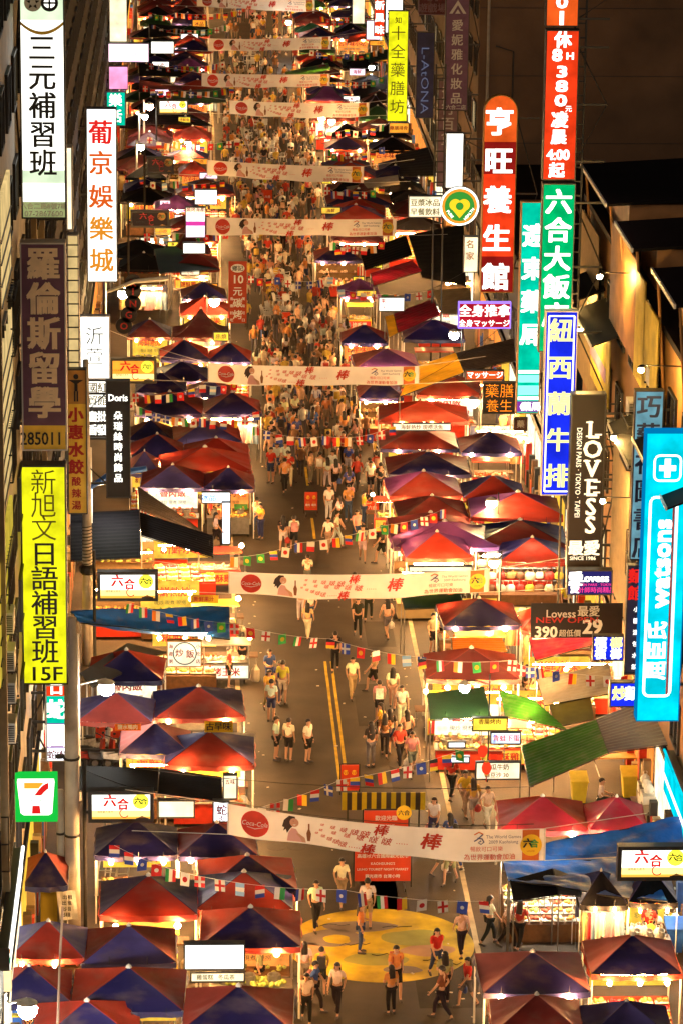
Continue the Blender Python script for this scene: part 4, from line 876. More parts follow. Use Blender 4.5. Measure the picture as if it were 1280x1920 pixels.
def wat(t, X, Z, kx, kz, Y):
    mb = MB(); r_ = 10
    def rrect(x0, y0, x1, y1, m, th=.035, flat=False):
        pts = []
        for (cx, cyy, a0) in ((x1-r_, y0+r_, 0), (x0+r_, y0+r_, 90), (x0+r_, y1-r_, 180), (x1-r_, y1-r_, 270)):
            for k in range(5):
                a = R(a0+k*22.5); pts.append((X(cx)+r_*kx*math.cos(a), Z(cyy)+r_*kz*math.sin(a)))
        if flat: mb.prism(pts, Y-.02, Y-.01, m)
        else: mb.tube([(x, Y-.03, z) for x, z in pts+pts[:1]], th, m, 5)
    rrect(1218, 853, 1267, 899, gW); rrect(1213, 930, 1263, 1303, gW, .045)
    mb.bb((X(1237), Y-.03, Z(893)), (X(1248), Y-.012, Z(859)), gW); mb.bb((X(1227), Y-.034, Z(881)), (X(1258), Y-.031, Z(871)), gW)
    mb.tube([(X(1257), Y-.03, Z(935)), (X(1257), Y-.03, Z(1300))], .035, redink, 4)
    mb.text('watsons', X(1236), Y-.02, Z(1053), .80, gW, .05, 1.12, rot=math.pi/2); mb.text('屈臣氏', X(1235), Y-.02, Z(1217), .66, gW, .045, 1, rot=math.pi/2); mb.build('emblem_and_lettering', t)
sign('pharmacy_sign', 'large cyan lit sign with a white cross and sideways white lettering', (1201, 811, 1282, 1352), 105.5, eC, .6, frame=E('cyan_edge', (.0, .25, .6), .8), extra=wat, rim=.03, brk=16.2)
sign('bookshop_sign', 'pale blue painted sign with dark brushed lettering, beside the cyan sign', (1184, 732, 1239, 1050), 112.5, paleb_glow, .35, frame=dsteel, texts=[('V', '巧藝社圖書店', 1211, 762, 1025, 43, M('blue_ink', (.02, .03, .09), .5), {'off': .03})], brk=16.2)  # face glow stands in for light falling from the cyan sign
sign('noodle_sign', 'narrow black sign with red outlined characters, beside the cyan sign', (1172, 1060, 1200, 1265), 110.8, navyp, .3, frame=FR, texts=[('V', '麵館', 1188, 1080, 1112, 27, gR, {'off': .04}), ('V', '小籠湯包水餃', 1191, 1142, 1250, 10, gW)], brk=16.2)
sign('massage_hall_sign', 'tall round topped red lit sign with large white brushed lettering', (903, 178, 966, 549), 155, eR, .5, frame=brownp, round_top=True, segs=[(178, 265, eRo), (265, 325, eRd), (325, 480, eR), (480, 549, eRd)], texts=[('V', '亨旺養生館', 932, 228, 519, 50, gW, {'off': .045})], brk=15.9)
sign('massage_sign', 'wide crimson lit sign with white lettering and a violet neon rim', (858, 567, 957, 616), 156, E('crimson', (.62, .012, .03), .9, 1), .3, frame=gV, texts=[('全身推拿', 907, 583, 22, gW, {'off': .03, 'sx': 1.05}), ('全身マッサージ', 907, 606, 13, gW, {'off': .02})], rim=.06, brk=15.9)
sign('massage_strip', 'thin orange lit strip with white kana behind the brown awning', (872, 694, 944, 713), 157, E('orange_red', (.9, .12, .02), 1), .2, texts=[('マッサージ', 908, 703, 13, gW)])
sign('neon_sign', 'orange neon characters glowing on a dark board', (904, 716, 966, 776), 156, darkbr, .2, texts=[('藥膳', 935, 733, 26, gN, {'off': -.012}), ('養生', 935, 761, 24, gN, {'off': -.012})], brk=15.9)
sign('notice_sign', 'small maroon framed sign on the shop wall under the teal sign', (962, 783, 988, 808), 152, maroon, .15, texts=[('藥', 975, 795, 14, palet)])
sign('blank_lightbox', 'tall overexposed blank white lightbox next to the round logo', (834, 249, 868, 353), 174, eW, .4, brk=15.9)
sign('price_lightbox', 'cream lit board of faint lettering beside the round logo', (765, 367, 828, 408), 174.5, eCr, .3, texts=[('豆漿冰品', 796, 380, 13, greyink), ('早餐飲料', 796, 397, 13, greyink)])
a = P(861, 388, 173); t = thing('round_logo_sign', 'round green, orange and white lit logo sign with a white rim', 'sign', (a.x, 173, a.z))
mb = MB()
def disc(r, y, m, cx=0, cz=0, sz=1): mb.prism([(a.x+cx+r*math.cos(k*.2618), a.z+cz+r*sz*math.sin(k*.2618)) for k in range(24)], y-.01, y, m)
disc(1.0, 173.2, gW); mb.prism([(a.x+1.0*math.cos(k*.2618), a.z+1.0*math.sin(k*.2618)) for k in range(24)], 173.21, 173.5, FR); mb.build('casing', t)
mb = MB(); disc(.9, 173.17, T('tangerine', (1, .35, .03), 1.1)); disc(.76, 173.15, T('leaf', (.05, .35, .04), 1)); disc(.30, 173.13, T('sun', (1, .62, .02), 1.3), -.22, .08); disc(.30, 173.125, T('sun'), .22, .08); mb.prism([(a.x-.5, a.z), (a.x+.5, a.z), (a.x, a.z-.6)], 173.10, 173.118, T('sun')); disc(.2, 173.09, T('leaf'), 0, .02); mb.text('PURE', a.x-.48, 173.08, a.z-.38, .2, gW, .02, 1, rot=-.9); mb.text('HEALTH', a.x+.48, 173.08, a.z-.38, .2, gW, .02, 1, rot=.9); mb.build('emblem', t)
mb = MB(); mb.bb((a.x+.9, 173.3, a.z-.05), (16, 173.4, a.z+.05), FR); mb.build('bracket', t)
sign('shop_sign', 'narrow cream lit sign with dark writing behind the red massage sign', (868, 443, 896, 511), 166, eCr, .3, texts=[('V', '名家', 880, 458, 480, 15, brownp)], brk=15.9)
def tri(t, X, Z, kx, kz, Y):
    mb = MB()
    for q in ([(856, 0), (872, 25), (866, 25), (856, 9)], [(856, 0), (856, 9), (846, 25), (840, 25)], [(851, 25), (861, 25), (856, 17)]): mb.prism([(X(p), Z(r)) for p, r in q], Y-.02, Y-.01, palet)
    mb.build('triangle_emblem', t)
sign('cosmetics_sign', 'dark unlit sign with pale lettering and a triangle emblem against the concrete wall', (833, -40, 878, 208), 188, plum, .4, texts=[('V', '愛妮雅化妝品', 856, 47, 184, 21, palet, {'off': .02}), ('六合二店', 856, 201, 9, palet)], extra=tri, brk=15.9)
sign('herbal_soup_sign', 'bright yellow lit sign with thin dark lettering far up the street', (726, 20, 764, 228), 226, eY, .4, texts=[('V', '十全藥膳坊', 745, 62, 200, 27, greyink, {'off': .0}), ('知', 745, 38, 12, greyink)], brk=15.9)
sign('shop_sign', 'small amber lit board hanging under the far yellow sign', (729, 230, 766, 250), 226.2, eO, .3, texts=[('藥膳排骨', 747, 240, 8, redink)])
sign('dress_shop_sign', 'dark blue unlit sign with thin pale sideways lettering', (779, 60, 813, 222), 214, navyp, .3, texts=[('L-AtONA', 796, 150, 15, T('dim_blue', (.25, .3, .5), .4), {'rot': -math.pi/2, 'off': -.01, 'sx': 1.5})], brk=15.9)  # the unlit sign's letters are brightened by a faint glow of their own
sign('arcade_sign', 'dull red sign with pale lettering above the dark blue sign', (784, -30, 836, 28), 205, maroon, .3, frame=mauve, texts=[('遊戲場', 810, 15, 17, mauve), ('電子', 810, -6, 17, mauve)], brk=15.9)
sign('department_store_sign', 'tall mauve unlit sign behind the dark cosmetics sign', (819, 150, 857, 350), 192, mauve, .3, texts=[('V', '流行百貨', 838, 175, 260, 24, palet)], brk=15.9)
sign('shop_sign', 'white and red lit panel at the far end of the pharmacy side', (701, -40, 721, 68), 244, eR, .3, texts=[('V', '新風味', 711, 10, 56, 17, gW, {'off': .03})], brk=15.9)
sign('shop_sign', 'plain white lit panel at the far end, beside the red one', (722, -40, 755, 62), 240, eW, .3, texts=[('海', 735, 28, 20, ink)], brk=15.9)
sign('shop_sign', 'cream lit panel hanging at the far end behind the red one', (660, -40, 684, 45), 256, eCr, .3, brk=15.9)
sign('shop_sign', 'white lit panel low behind the far red panel', (686, 38, 712, 75), 250, eP, .3, brk=15.9)
# long lit fascias that run along the facades
def fascia(name, label, x, ya, yb, z0, z1, side, bands):
    t = thing(name, label, 'sign', (x, (ya+yb)/2, z0)); mb = MB(); mb.bb((x, ya, z0), (x+side*.3, yb, z1), FR); mb.build('casing', t); zz = z0
    mb = MB(); mb.tube([(x+side*.33, ya, z1+.02), (x+side*.33, yb, z1+.02)], .05, bands[0][1], 6); mb.build('edge_tube', t)
    for (f, m) in bands:
        mb = MB(); zb = zz+f*(z1-z0); mb.bb((x+side*.301, ya+.02, zz+.02), (x+side*.315, yb-.02, zb-.02), m); mb.build('lit_band', t); zz = zb
    return t
pa, pb = PX(42, 1595, XL+.4), PX(4, 1880, XL+.4)
fascia('shop_fascia', 'long white and green lit shop fascia running along the store front', XL+.1, 86, pa.y, pa.z-.55, pa.z+.1, 1, ((.3, eW), (.25, E('strip_green', (.05, .6, .3), 1)), (.2, eW), (.25, E('strip_orange', (1, .4, .1), 1))))
pa, pb = PX(1243, 1412, XR-.4), PX(1278, 1530, XR-.4)
fascia('pharmacy_fascia', 'cyan lit fascia with a white stripe along the pharmacy front', XR-.05, 99, pa.y, pa.z-1.3, pa.z+.1, -1, ((.3, eC), (.15, eWc), (.4, eC), (.15, eC)))
# open steel mast behind the hotel signs
def mast(label, px, py0, py1, Y, w_=.42):
    a, b = P(px, py0, Y), P(px, py1, Y); t = thing('steel_sign_mast', label, 'mast', (a.x, Y, 0)); 
    for dx in (-w_/2, w_/2):
        mb = MB(); mb.tube([(a.x+dx, Y, 0), (a.x+dx, Y, a.z)], .045, iron, 5); mb.build('upright', t)
    mb = MB(); z = b.z
    while z < a.z: mb.bb((a.x-w_/2, Y-.025, z), (a.x+w_/2, Y+.025, z+.06), iron); z += .55
    mb.build('rung', t)
mast('black steel ladder mast behind the tall red and green hotel signs', 1091, -60, 760, 130.6)
mast('black steel ladder mast behind the brown fashion sign', 1146, 740, 1100, 126)
mast('black steel ladder mast behind the yellow school sign', 30, 880, 1540, 104.6, .3)
mast('dark steel mast beside the blank white lightbox', 826, 120, 420, 180, .5)

sign('stall_sign', 'yellow lit stall sign beneath the dark green sheet roof', (884, 1345, 951, 1371), 115.8, E('sun_yellow', (1, .72, .06), 1.5, 2), .15, texts=[('香腸烤肉', 917, 1353, 10, redink)])
sign('stall_sign', 'small white and blue lit stall sign below the yellow one', (918, 1372, 976, 1396), 114.6, E('sky_white', (.75, .88, 1), 1.8, 2), .15, texts=[('青蛙下蛋', 948, 1384, 12, gR, {'off': .02}), ('V', '冰涼', 925, 1379, 1390, 7, gB)])
sign('stall_sign', 'cream lit stall board with faint lettering beneath the light green awning', (890, 1428, 975, 1462), 112.6, eCr, .15, texts=[('木瓜牛奶', 930, 1438, 11, brownp), ('綠豆沙 30', 930, 1453, 10, brownp)])
sign('stall_sign', 'white lit strip sign at the kerb under the dark green sheet', (838, 1390, 872, 1403), 116.2, eWc, .15)
sign('stall_sign', 'second white lit strip sign at the kerb, nearer than the other', (842, 1418, 880, 1431), 114.2, eWc, .15)
sign('stall_sign', 'white lit box beside the crimson awning', (709, 557, 758, 584), 176, eW, .2, segs=[(557, 584, eW)], texts=[('V', '果汁', 718, 564, 577, 9, redink)])
sign('stall_sign', 'cream lit header board under the red canopy by the amber lamp', (735, 793, 845, 808), 155, eCr, .12, texts=[('海鮮熱炒 現撈活魚', 790, 801, 9, brownp)])
sign('stall_sign', 'cream lit header board under the front red canopy behind the second banner', (765, 1061, 885, 1073), 132, eCr, .12)
sign('stall_sign', 'small yellow price board by the peaked maroon canopy', (400, 622, 430, 640), 170, E('sun_yellow'), .1, texts=[('串燒', 415, 631, 10, brownp)])
for i, (px, py) in enumerate(((904, 1408), (911, 1440), (1133, 985))):
    a = P(px, py, (114, 112.5, 139)[i]); t = thing('paper_lantern', 'red paper lantern hanging %s' % ('by the yellow stall sign', 'in front of the cream stall board', 'beside the brown fashion sign')[i], 'lantern', tuple(a))
    mb = MB(); mb.ball(tuple(a), .17, E('lantern', (.9, .05, .015), 1.2, sample=False), 10, .24, k=8); mb.build('lantern_body', t, smooth=True); mb = MB(); mb.lathe((a.x, a.y, a.z+.22), [(.07, 0), (.07, .05)], gold, 8); mb.lathe((a.x, a.y, a.z-.27), [(.07, 0), (.07, .05)], gold, 8); mb.tube([(a.x, a.y, a.z-.27), (a.x, a.y, a.z-.5)], .02, redink, 5); mb.build('lantern_cap', t)

rf = random.Random(12)
BM = [('white', eW), ('cream', eCr), ('yellow', E('sun_yellow')), ('orange', eO), ('pink', eP), ('amber', menuy), ('red', eR)]
NB = [0, 0]
for py in range(24, 560, 13):
    sd = (py//13) % 2; nm, m = rf.choice(BM); w_ = rf.uniform(18, 44); h_ = rf.uniform(9, 17)
    px = rf.uniform(275, 400) if sd == 0 else rf.uniform(600, 700); NB[sd] += 1
    Y = G(px, py, rf.uniform(2.3, 3.2)).y
    sign('hanging_lightbox', 'small %s lit lightbox, %s of the far ones from the top on the %s side' % (nm, ORD[NB[sd]-1], ('store', 'pharmacy')[sd]), (px, py, px+w_, py+h_), Y, m, .15, texts=[(rf.choice(['海鮮', '果汁', '牛排', '烤魷魚', '冰品', '小吃', '麵']), px+w_/2, py+h_/2, h_*.55, redink if nm != 'red' else gW)], group='small far lightboxes')

sign('edge_lightbox', 'narrow cream lit box behind the white tutoring sign', (124, 275, 137, 432), 112, eCr, .5, frame=FRL, brk=XL)
sign('edge_lightbox', 'narrow cream lit box with ladder bars behind the plum school sign', (127, 440, 149, 690), 127.5, E('cream_glow', (1, .70, .28), .8, 1.5), .5, frame=FRL, extra=lambda t, X, Z, kx, kz, Y: [(lambda m: ([m.bb((X(127), Y-.05, Z(460+k*22)), (X(149), Y-.02, Z(460+k*22)+.05), FR) for k in range(11)], m.build('ladder_bar', t)))(MB())], brk=XL)
for (qa, qb, m, nm) in (((-6, 600), (19, 900), E('cream_glow'), 'lit_wall_strip'), ((-8, 960), (20, 1190), E('yellow_glow', (1, .74, .08), .6, 1.5), 'lit_wall_strip'), ((-6, 340), (14, 540), E('cream_glow'), 'lit_wall_strip')):  # glowing strips stand in for brightly lit parts of the facade wall
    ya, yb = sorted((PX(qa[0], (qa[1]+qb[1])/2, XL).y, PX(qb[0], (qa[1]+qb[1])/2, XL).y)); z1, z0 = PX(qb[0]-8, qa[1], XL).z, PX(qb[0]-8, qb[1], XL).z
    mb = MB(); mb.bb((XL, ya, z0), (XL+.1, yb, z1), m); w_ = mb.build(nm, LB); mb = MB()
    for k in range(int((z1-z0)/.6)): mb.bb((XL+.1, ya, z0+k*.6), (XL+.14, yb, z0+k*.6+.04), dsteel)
    mb.build('strip_bar', w_)
wl = M('fill_lamp_glow', emit=(1, .58, .16), es=2600)  # amber lamps on long arms, added to brighten the facade sheets
for (y, z) in ((128.6, 14.2), (133.4, 14.6), (122.5, 17.6), (117.0, 13.0), (110.5, 17.0), (119.5, 10.0)):
    mb = MB(); mb.ball((14.9, y, z), .1, wl, 8, k=5); l_ = mb.build('fill_lamp', RB); mb = MB(); mb.tube([(16.24, y, z+.12), (14.9, y, z+.16)], .02, iron, 4); mb.lathe((14.9, y, z+.1), [(.13, 0), (.04, .07)], iron, 8); mb.build('fill_lamp_arm', l_)
# ---------------------------------------------------------------- street banners
bcloth = M('banner_cloth', (.88, .84, .80), .65, nz=(1.4, .10), trans=.3, bump=.15, bscale=4); bred = M('banner_red', (.62, .035, .02), .5, nz=(3, .15)); borange = M('banner_orange', (.62, .14, .02), .55, nz=(3, .15)); byel = M('banner_yellow', (.80, .50, .02), .55); hairp = M('printed_dark', (.035, .016, .012), .6); fleshp = M('printed_skin', (.58, .30, .20), .6); pinkp = M('printed_pink', (.68, .36, .33), .6); navyprint = M('printed_navy', (.06, .08, .22), .6)
def banner(i, pl, pr, hh, sag, label):
    """pl, pr: pixels of the cloth's top corners"""
    A = G(*pl, 5.2); B = P(*pr, A.y)
    t = thing('street_banner', label, 'banner', tuple((A+B)/2), 'identical advertising banners across the street'); W = (B-A).length
    def at(u, v, d=0):
        p = A.lerp(B, u); d = d*2.6; return (p.x, p.y-d+(.07+.02*(i*5 % 3))*math.sin((6+i % 3)*u+2.1*i)*(.3+.9*(1-v))+.0, p.z-hh*(1-v)*(1-.05*math.sin(5*u+1.7*i))-(sag+.02*(i*7 % 4))*4*u*(1-u)-.03*math.sin(19*u+i*2)*(1-v))
    mb = MB(); mb.grid(lambda u, v: at(u, v), 120, 6, bcloth); mb.build('banner_cloth', t, smooth=True)
    asp = W/hh
    fnm = lambda u0, v0, d: (lambda a, b: at(u0+a/asp, v0+b, d))
    def shape(mb, pts, m, d=.008): mb.poly([at(u, v, d) for u, v in pts], m)
    circ = lambda u, v, r, n=24, ry=1.0: [(u+r/asp*math.cos(k*2*math.pi/n), v+r*ry*math.sin(k*2*math.pi/n)) for k in range(n)]
    mb = MB(); shape(mb, circ(.085, .5, .43), bred)
    mb.text('Coca-Cola', 0, 0, 0, .215, whitem, .004, .86, fn=fnm(.085, .52, .016), shear=.28); shape(mb, [(.06, .40), (.085, .36), (.112, .43), (.112, .415), (.085, .335), (.06, .385)], whitem, .016); mb.build('round_emblem', t)
    mb = MB()
    shape(mb, [(.186, .06), (.190, .34), (.200, .52), (.214, .50), (.226, .30), (.240, .05)], pinkp); shape(mb, [(.222, .36), (.242, .22), (.246, .05), (.234, .05), (.228, .2), (.214, .34)], fleshp, .011)
    shape(mb, [(.170, .55), (.176, .78), (.192, .95), (.210, .94), (.214, .80), (.206, .62), (.196, .5), (.186, .33), (.182, .47), (.174, .40), (.177, .52)], hairp, .013)
    shape(mb, circ(.208, .73, .14, 14, 1.1), fleshp, .016); shape(mb, [(.203, .66), (.209, .62), (.214, .68)], whitem, .019); shape(mb, [(.203, .78), (.207, .79), (.207, .77)], hairp, .019)
    shape(mb, [(.250, .12), (.247, .40), (.252, .55), (.252, .75), (.257, .75), (.257, .55), (.262, .40), (.259, .12)], M('printed_brown', (.22, .08, .03), .5), .013); mb.build('printed_figure', t)
    mb = MB()
    for r_, (u0, u1, va, vb, n, s0, s1) in enumerate(((.285, .452, .80, .60, 5, .10, .26), (.278, .525, .60, .42, 6, .10, .27), (.272, .375, .50, .16, 5, .09, .21))):
        for k in range(n):
            u = lerp(u0, u1, (k+.35)/n); v = lerp(va, vb, ((k+.35)/n)**.8); s = lerp(s0, s1, k/(n-1)); mb.text('啵', 0, 0, 0, s, bred, .012, 1.25, fn=fnm(u, v, .008), shear=.25)
        for k in range(5): shape(mb, circ(u1+.006+.008*k, vb-.02, .018, 6), bred)
    for u, v, s in ((.482, .80, .40), (.640, .55, .56), (.440, .12, .40)): mb.text('棒', 0, 0, 0, s, bred, .035, 1.15, fn=fnm(u, v, .009), shear=.25)
    mb.text('暢飲可口可樂', 0, 0, 0, .17, bred, .0, 1, fn=fnm(.815, .40, .008)); mb.text('為世界運動會加油', 0, 0, 0, .20, bred, .01, 1, fn=fnm(.825, .15, .008)); mb.build('red_lettering', t)
    mb = MB(); mb.text('The World Games', 0, 0, 0, .15, navyprint, .0, .95, fn=fnm(.868, .78, .008)); mb.text('2009 Kaohsiung', 0, 0, 0, .15, navyprint, .0, .95, fn=fnm(.868, .62, .008)); mb.build('grey_lettering', t)
    mb = MB()
    for m, pts in ((borange, [(.775, .84), (.79, .92), (.803, .86)]), (navyprint, [(.803, .86), (.785, .70), (.775, .64)]), (navyprint, [(.785, .74), (.800, .72), (.806, .62), (.797, .55), (.788, .60), (.797, .66)])): mb.tube([at(u, v, .012) for u, v in pts], .022, m, 4)
    mb.build('line_emblem', t)
    mb = MB(); shape(mb, [(.928, .02), (.982, .02), (.982, .98), (.928, .98)], borange); shape(mb, circ(.956, .5, .34), byel, .014); mb.text('六', 0, 0, 0, .32, ink, .04, 1, fn=fnm(.946, .57, .02)); mb.text('合', 0, 0, 0, .28, greenp, .03, 1, fn=fnm(.966, .55, .02)); mb.text('LIOUHE', 0, 0, 0, .07, redink, .0, 1, fn=fnm(.955, .32, .02)); mb.build('market_emblem', t)
    for u, s in ((0, -1), (1, 1)):
        p = Vector(at(u, 1)); q = Vector(at(u, 0)); mb = MB(); mb.tube([p, q], .025, whitem, 5); mb.tube([p, p+Vector((s*3.2, .1, .45))], .012, whitem, 4); mb.tube([q, q+Vector((s*3.0, .1, .1))], .012, whitem, 4); mb.build('tie_rope', t)
BN = [((428, 1507), (1021, 1553), 1.02, .30), ((430, 1072), (916, 1067), .92, .10), ((391, 681), (784, 686), .92, .06), ((388, 407), (742, 410), 1.0, .06), ((389, 300), (681, 312), 1.0, .10), ((431, 188), (691, 192), 1.0, .05), ((379, 137), (618, 138), .95, .05), ((391, 72), (620, 68), .95, .10), ((370, -8), (590, 0), .95, .05)]
for i, (a, b, hh, sg) in enumerate(BN):
    banner(i, a, b, hh, sg, 'white advertising banner with a red disc across the street, %s from the near end' % ORD[i])
BY = [G(*a, 5.2).y for a, b, hh, sg in BN]
def past(y):
    if y < 100: return 'by the map painting'
    k = sum(1 for q in BY if q < y+1.5)
    return 'past the %s banner' % ORD[max(0, k-1)] if k else 'before the first banner'

# ---------------------------------------------------------------- canopies and the stalls under them
CN = [(152, 330, 1810, indigo, brick), (18, 160, 1806, red, indigo), (133, 348, 1908, navy, red), (-28, 133, 1886, navy, red), (60, 262, 1962, navy, red), (345, 553, 1950, navy, brick), (377, 566, 1786, navy, brick, red), (367, 551, 1715, brick, navy), (374, 556, 1682, navy, red), (187, 370, 1733, red, navy), (42, 126, 1668, navy, brick), (178, 333, 1614, navy, navy), (333, 482, 1611, navy, brick),
      (310, 478, 1446, brick, navy), (225, 358, 1424, navy, dust), (147, 288, 1358, brick, indigo), (288, 458, 1350, brick, navy), (165, 308, 1290, navy, red), (265, 383, 922, indigo, brick), (380, 478, 922, navy, brick), (242, 300, 894, indigo, dust), (300, 470, 896, red, red), (345, 467, 868, red, red), (245, 345, 867, navy, brick), (325, 452, 834, indigo, red), (240, 325, 829, navy, maroon),
      (382, 490, 786, navy, brick), (255, 382, 786, navy, brick), (350, 440, 748, navy, brick), (255, 350, 746, navy, navy), (290, 392, 718, navy, navy), (392, 472, 684, navy, red), (300, 392, 684, navy, red), (325, 430, 641, maroon, maroon, None, 'peak'), (240, 322, 637, maroon, navy), (338, 432, 594, red, red), (340, 425, 563, navy, maroon), (330, 440, 372, maroon, navy), (247, 330, 371, maroon, navy), (290, 372, 396, purple, navy), (336, 392, 328, red, maroon),
      (904, 1106, 1866, navy, dust), (1107, 1278, 1840, navy, dust, red), (926, 1097, 1952, brick, dust), (1099, 1266, 1956, indigo, indigo), (1087, 1178, 1702, blackc, navy), (1180, 1272, 1704, blackc, navy), (940, 1105, 1562, crimson, red), (1106, 1217, 1567, crimson, crimson), (828, 975, 1177, navy, brick), (978, 1060, 1186, brick, red), (800, 975, 1287, maroon, brick), (758, 885, 1058, red, purple), (738, 935, 1034, purple, purple), (938, 1065, 1058, red, navy),
      (732, 888, 1012, brick, maroon), (892, 1066, 1030, brick, navy), (745, 880, 978, brick, maroon), (884, 1066, 982, red, purple), (727, 866, 941, brick, purple), (868, 985, 947, red, indigo), (727, 883, 894, navy, brick), (712, 860, 845, brick, dust, navy), (864, 978, 851, navy, brick), (712, 880, 792, red, red), (782, 905, 750, brick, maroon), (672, 755, 753, navy, brick), (665, 785, 692, purple, dust), (640, 728, 649, navy, brick), (757, 872, 646, navy, purple), (637, 712, 561, purple, purple), (590, 680, 493, navy, brick), (625, 720, 457, maroon, maroon), (612, 725, 420, brick, navy), (612, 735, 392, navy, brick)]
CNAME = {id(red): 'red', id(brick): 'brick red', id(dust): 'dusty red', id(navy): 'navy', id(indigo): 'indigo', id(purple): 'purple', id(crimson): 'crimson', id(maroon): 'maroon', id(blackc): 'black', id(dgreen): 'dark green'}
SPOTS = []
for c in CN:
    A, B = G(c[0], c[2], 2.18), G(c[1], c[2], 2.18); sx = B.x-A.x; sy = min(max(sx*.92, 2.3), 2.95)
    SPOTS.append([(A.x+B.x)/2, A.y+sy/2, sx, sy, c[3], c[4], c[5] if len(c) > 5 else None, c[6] if len(c) > 6 else 'hip', 2 if c[0] in (147, 225, 42, 938) else 1])
rf = random.Random(21)
schemes = [(navy, brick), (navy, brick), (brick, navy), (maroon, navy), (navy, maroon), (red, navy), (maroon, maroon), (purple, navy), (navy, navy), (blackc, maroon), (red, red), (brick, brick)]
y = 198.0
while y < 338:
    for side, cols in ((0, (.2, -2.9)), (1, (10.9, 14.1))):
        for cx in cols:
            if y < 206 and side == 1: continue
            if side == 0 and cx > 0 and any(abs(s[1]-y) < 3 and s[0] < 2 and s[8] for s in SPOTS): continue
            if rf.random() < .16: continue
            f, s_ = rf.choice(schemes)
            if cx in (-2.9, 14.1): f, s_ = rf.choice([(blackc, blackc), (blackc, maroon), (dgreen, dgreen), (maroon, maroon), (blackc, navy), (navy, navy)])
            elif rf.random() < .3: f, s_ = rf.choice([(maroon, maroon), (blackc, maroon), (dgreen, dgreen)])
            w_ = rf.uniform(2.6, 3.3)
            SPOTS.append([cx+rf.uniform(-.35, .35)+(.35 if side == 0 and rf.random() < .4 else 0), y+rf.uniform(-.4, .4), w_, rf.uniform(2.4, 2.9), f, s_, rf.choice([None, None, red]), 'peak' if rf.random() < .08 else 'hip', 0])
    y += rf.uniform(3.7, 4.6)
SPOTS.sort(key=lambda s: s[1]); cnt = [0, 0]
ks = 0
for (x, y, sx, sy, f, s_, v, kd, exp) in SPOTS:
    sd = 0 if x < XC else 1; cnt[sd] += 1
    where = '%s from the near end, %s side' % (ORD[cnt[sd]-1], ('store', 'pharmacy')[sd])
    lab = ('all %s canopy, ' % CNAME[id(f)] if f is s_ else '%s fronted canopy with %s sides, ' % (CNAME[id(f)], CNAME[id(s_)]))+where
    canopy(x, y, sx, sy, f, s_, lab, v, kd, rz=rnd.uniform(-.05, .05), h=rnd.uniform(.94, 1.05))
    ks = rnd.randrange(len(STALLS))
    inner = (sd == 0 and x < -.9) or (sd == 1 and x > 12.2)
    sk = ('bulb', 'lamp_tube') if (inner and rnd.random() < .55) else (('bulb',) if rnd.random() < .12 else (('lamp_tube',) if rnd.random() < .35 else ()))
    if exp != 2: stall(ks, x, y-sy/2+1.25, 0, SNAME[ks]+', under the '+ORD[cnt[sd]-1]+' canopy of the '+('store', 'pharmacy')[sd]+' side', min(1.1, sx/3.0), skip=sk)
    if rnd.random() < .13 and y < 230:
        person(rnd.choice([2, 4, 6]), x+rnd.uniform(-.6, .6), y+.75, rnd.uniform(-.5, .5), rnd.choice(['white', 'red', 'dark', 'cream', 'yellow']), 'dark', '', label='stall keeper standing under the %s canopy of the %s side' % (ORD[cnt[sd]-1], ('store', 'pharmacy')[sd]), group='stall keepers')

# ---------------------------------------------------------------- awnings and tarpaulins
def awning(name, label, q, mat, ribs=14, cat='awning', sagz=0, posts=(0, 3), fold=0, axis=0):
    """q: four (px, py, z) corners, round the sheet"""
    c = [G(*p) for p in q]; t = thing(name, label, cat, (sum(p.x for p in c)/4, sum(p.y for p in c)/4, 0)); nu = max(8, ribs*2)
    def at(u, v, d=0):
        p = c[0].lerp(c[1], u).lerp(c[3].lerp(c[2], u), v); r = (v if axis == 0 else u)
        z = p.z+(.022*(int(r*nu+.5) % 2) if ribs else 0)-sagz*16*u*(1-u)*v*(1-v)
        if fold: z += fold*(math.sin(9*u+5*v)+.6*math.sin(21*v+4*u)+.4*math.sin(31*u-13*v))
        return (p.x, p.y, z-d)
    n = nu if ribs else 26
    mb = MB(); mb.grid(lambda u, v: at(u, v), 26 if axis == 0 else n, n if axis == 0 else 12, mat); mb.build('awning_sheet', t, smooth=not ribs)
    mb = MB()
    for k in range(4): a, b = [(0, 0), (1, 0), (1, 1), (0, 1)][k], [(1, 0), (1, 1), (0, 1), (0, 0)][k]; mb.tube([at(lerp(a[0], b[0], s/10), lerp(a[1], b[1], s/10), .03) for s in range(11)], .02, dsteel, 4)
    mb.build('edge_frame', t)
    for k in posts:
        mb = MB(); p = c[k]; mb.tube([(p.x, p.y, 0), (p.x, p.y, p.z-.03)], .025, steel, 5); mb.build('post', t)
    return t
awning('corrugated_awning', 'green corrugated awning sloping from the violet grey sheet', [(976, 1397, 2.5), (1116, 1349, 3.3), (1139, 1412, 3.3), (992, 1474, 2.5)], green)
awning('corrugated_awning', 'violet grey corrugated sheet between the green awning and the cyan sign', [(1117, 1347, 3.35), (1268, 1287, 4.0), (1264, 1394, 4.0), (1140, 1411, 3.35)], slate, posts=())
awning('striped_awning', 'light green lit awning beside the dark green sheet', [(936, 1294, 2.8), (1000, 1312, 2.9), (1062, 1368, 2.5), (946, 1342, 2.4)], green, ribs=8)
awning('green_sheet', 'dark green sheet roof under the starry white lamp', [(800, 1300, 2.7), (906, 1287, 2.7), (920, 1346, 2.4), (806, 1349, 2.4)], dgreen, ribs=0, sagz=.15)
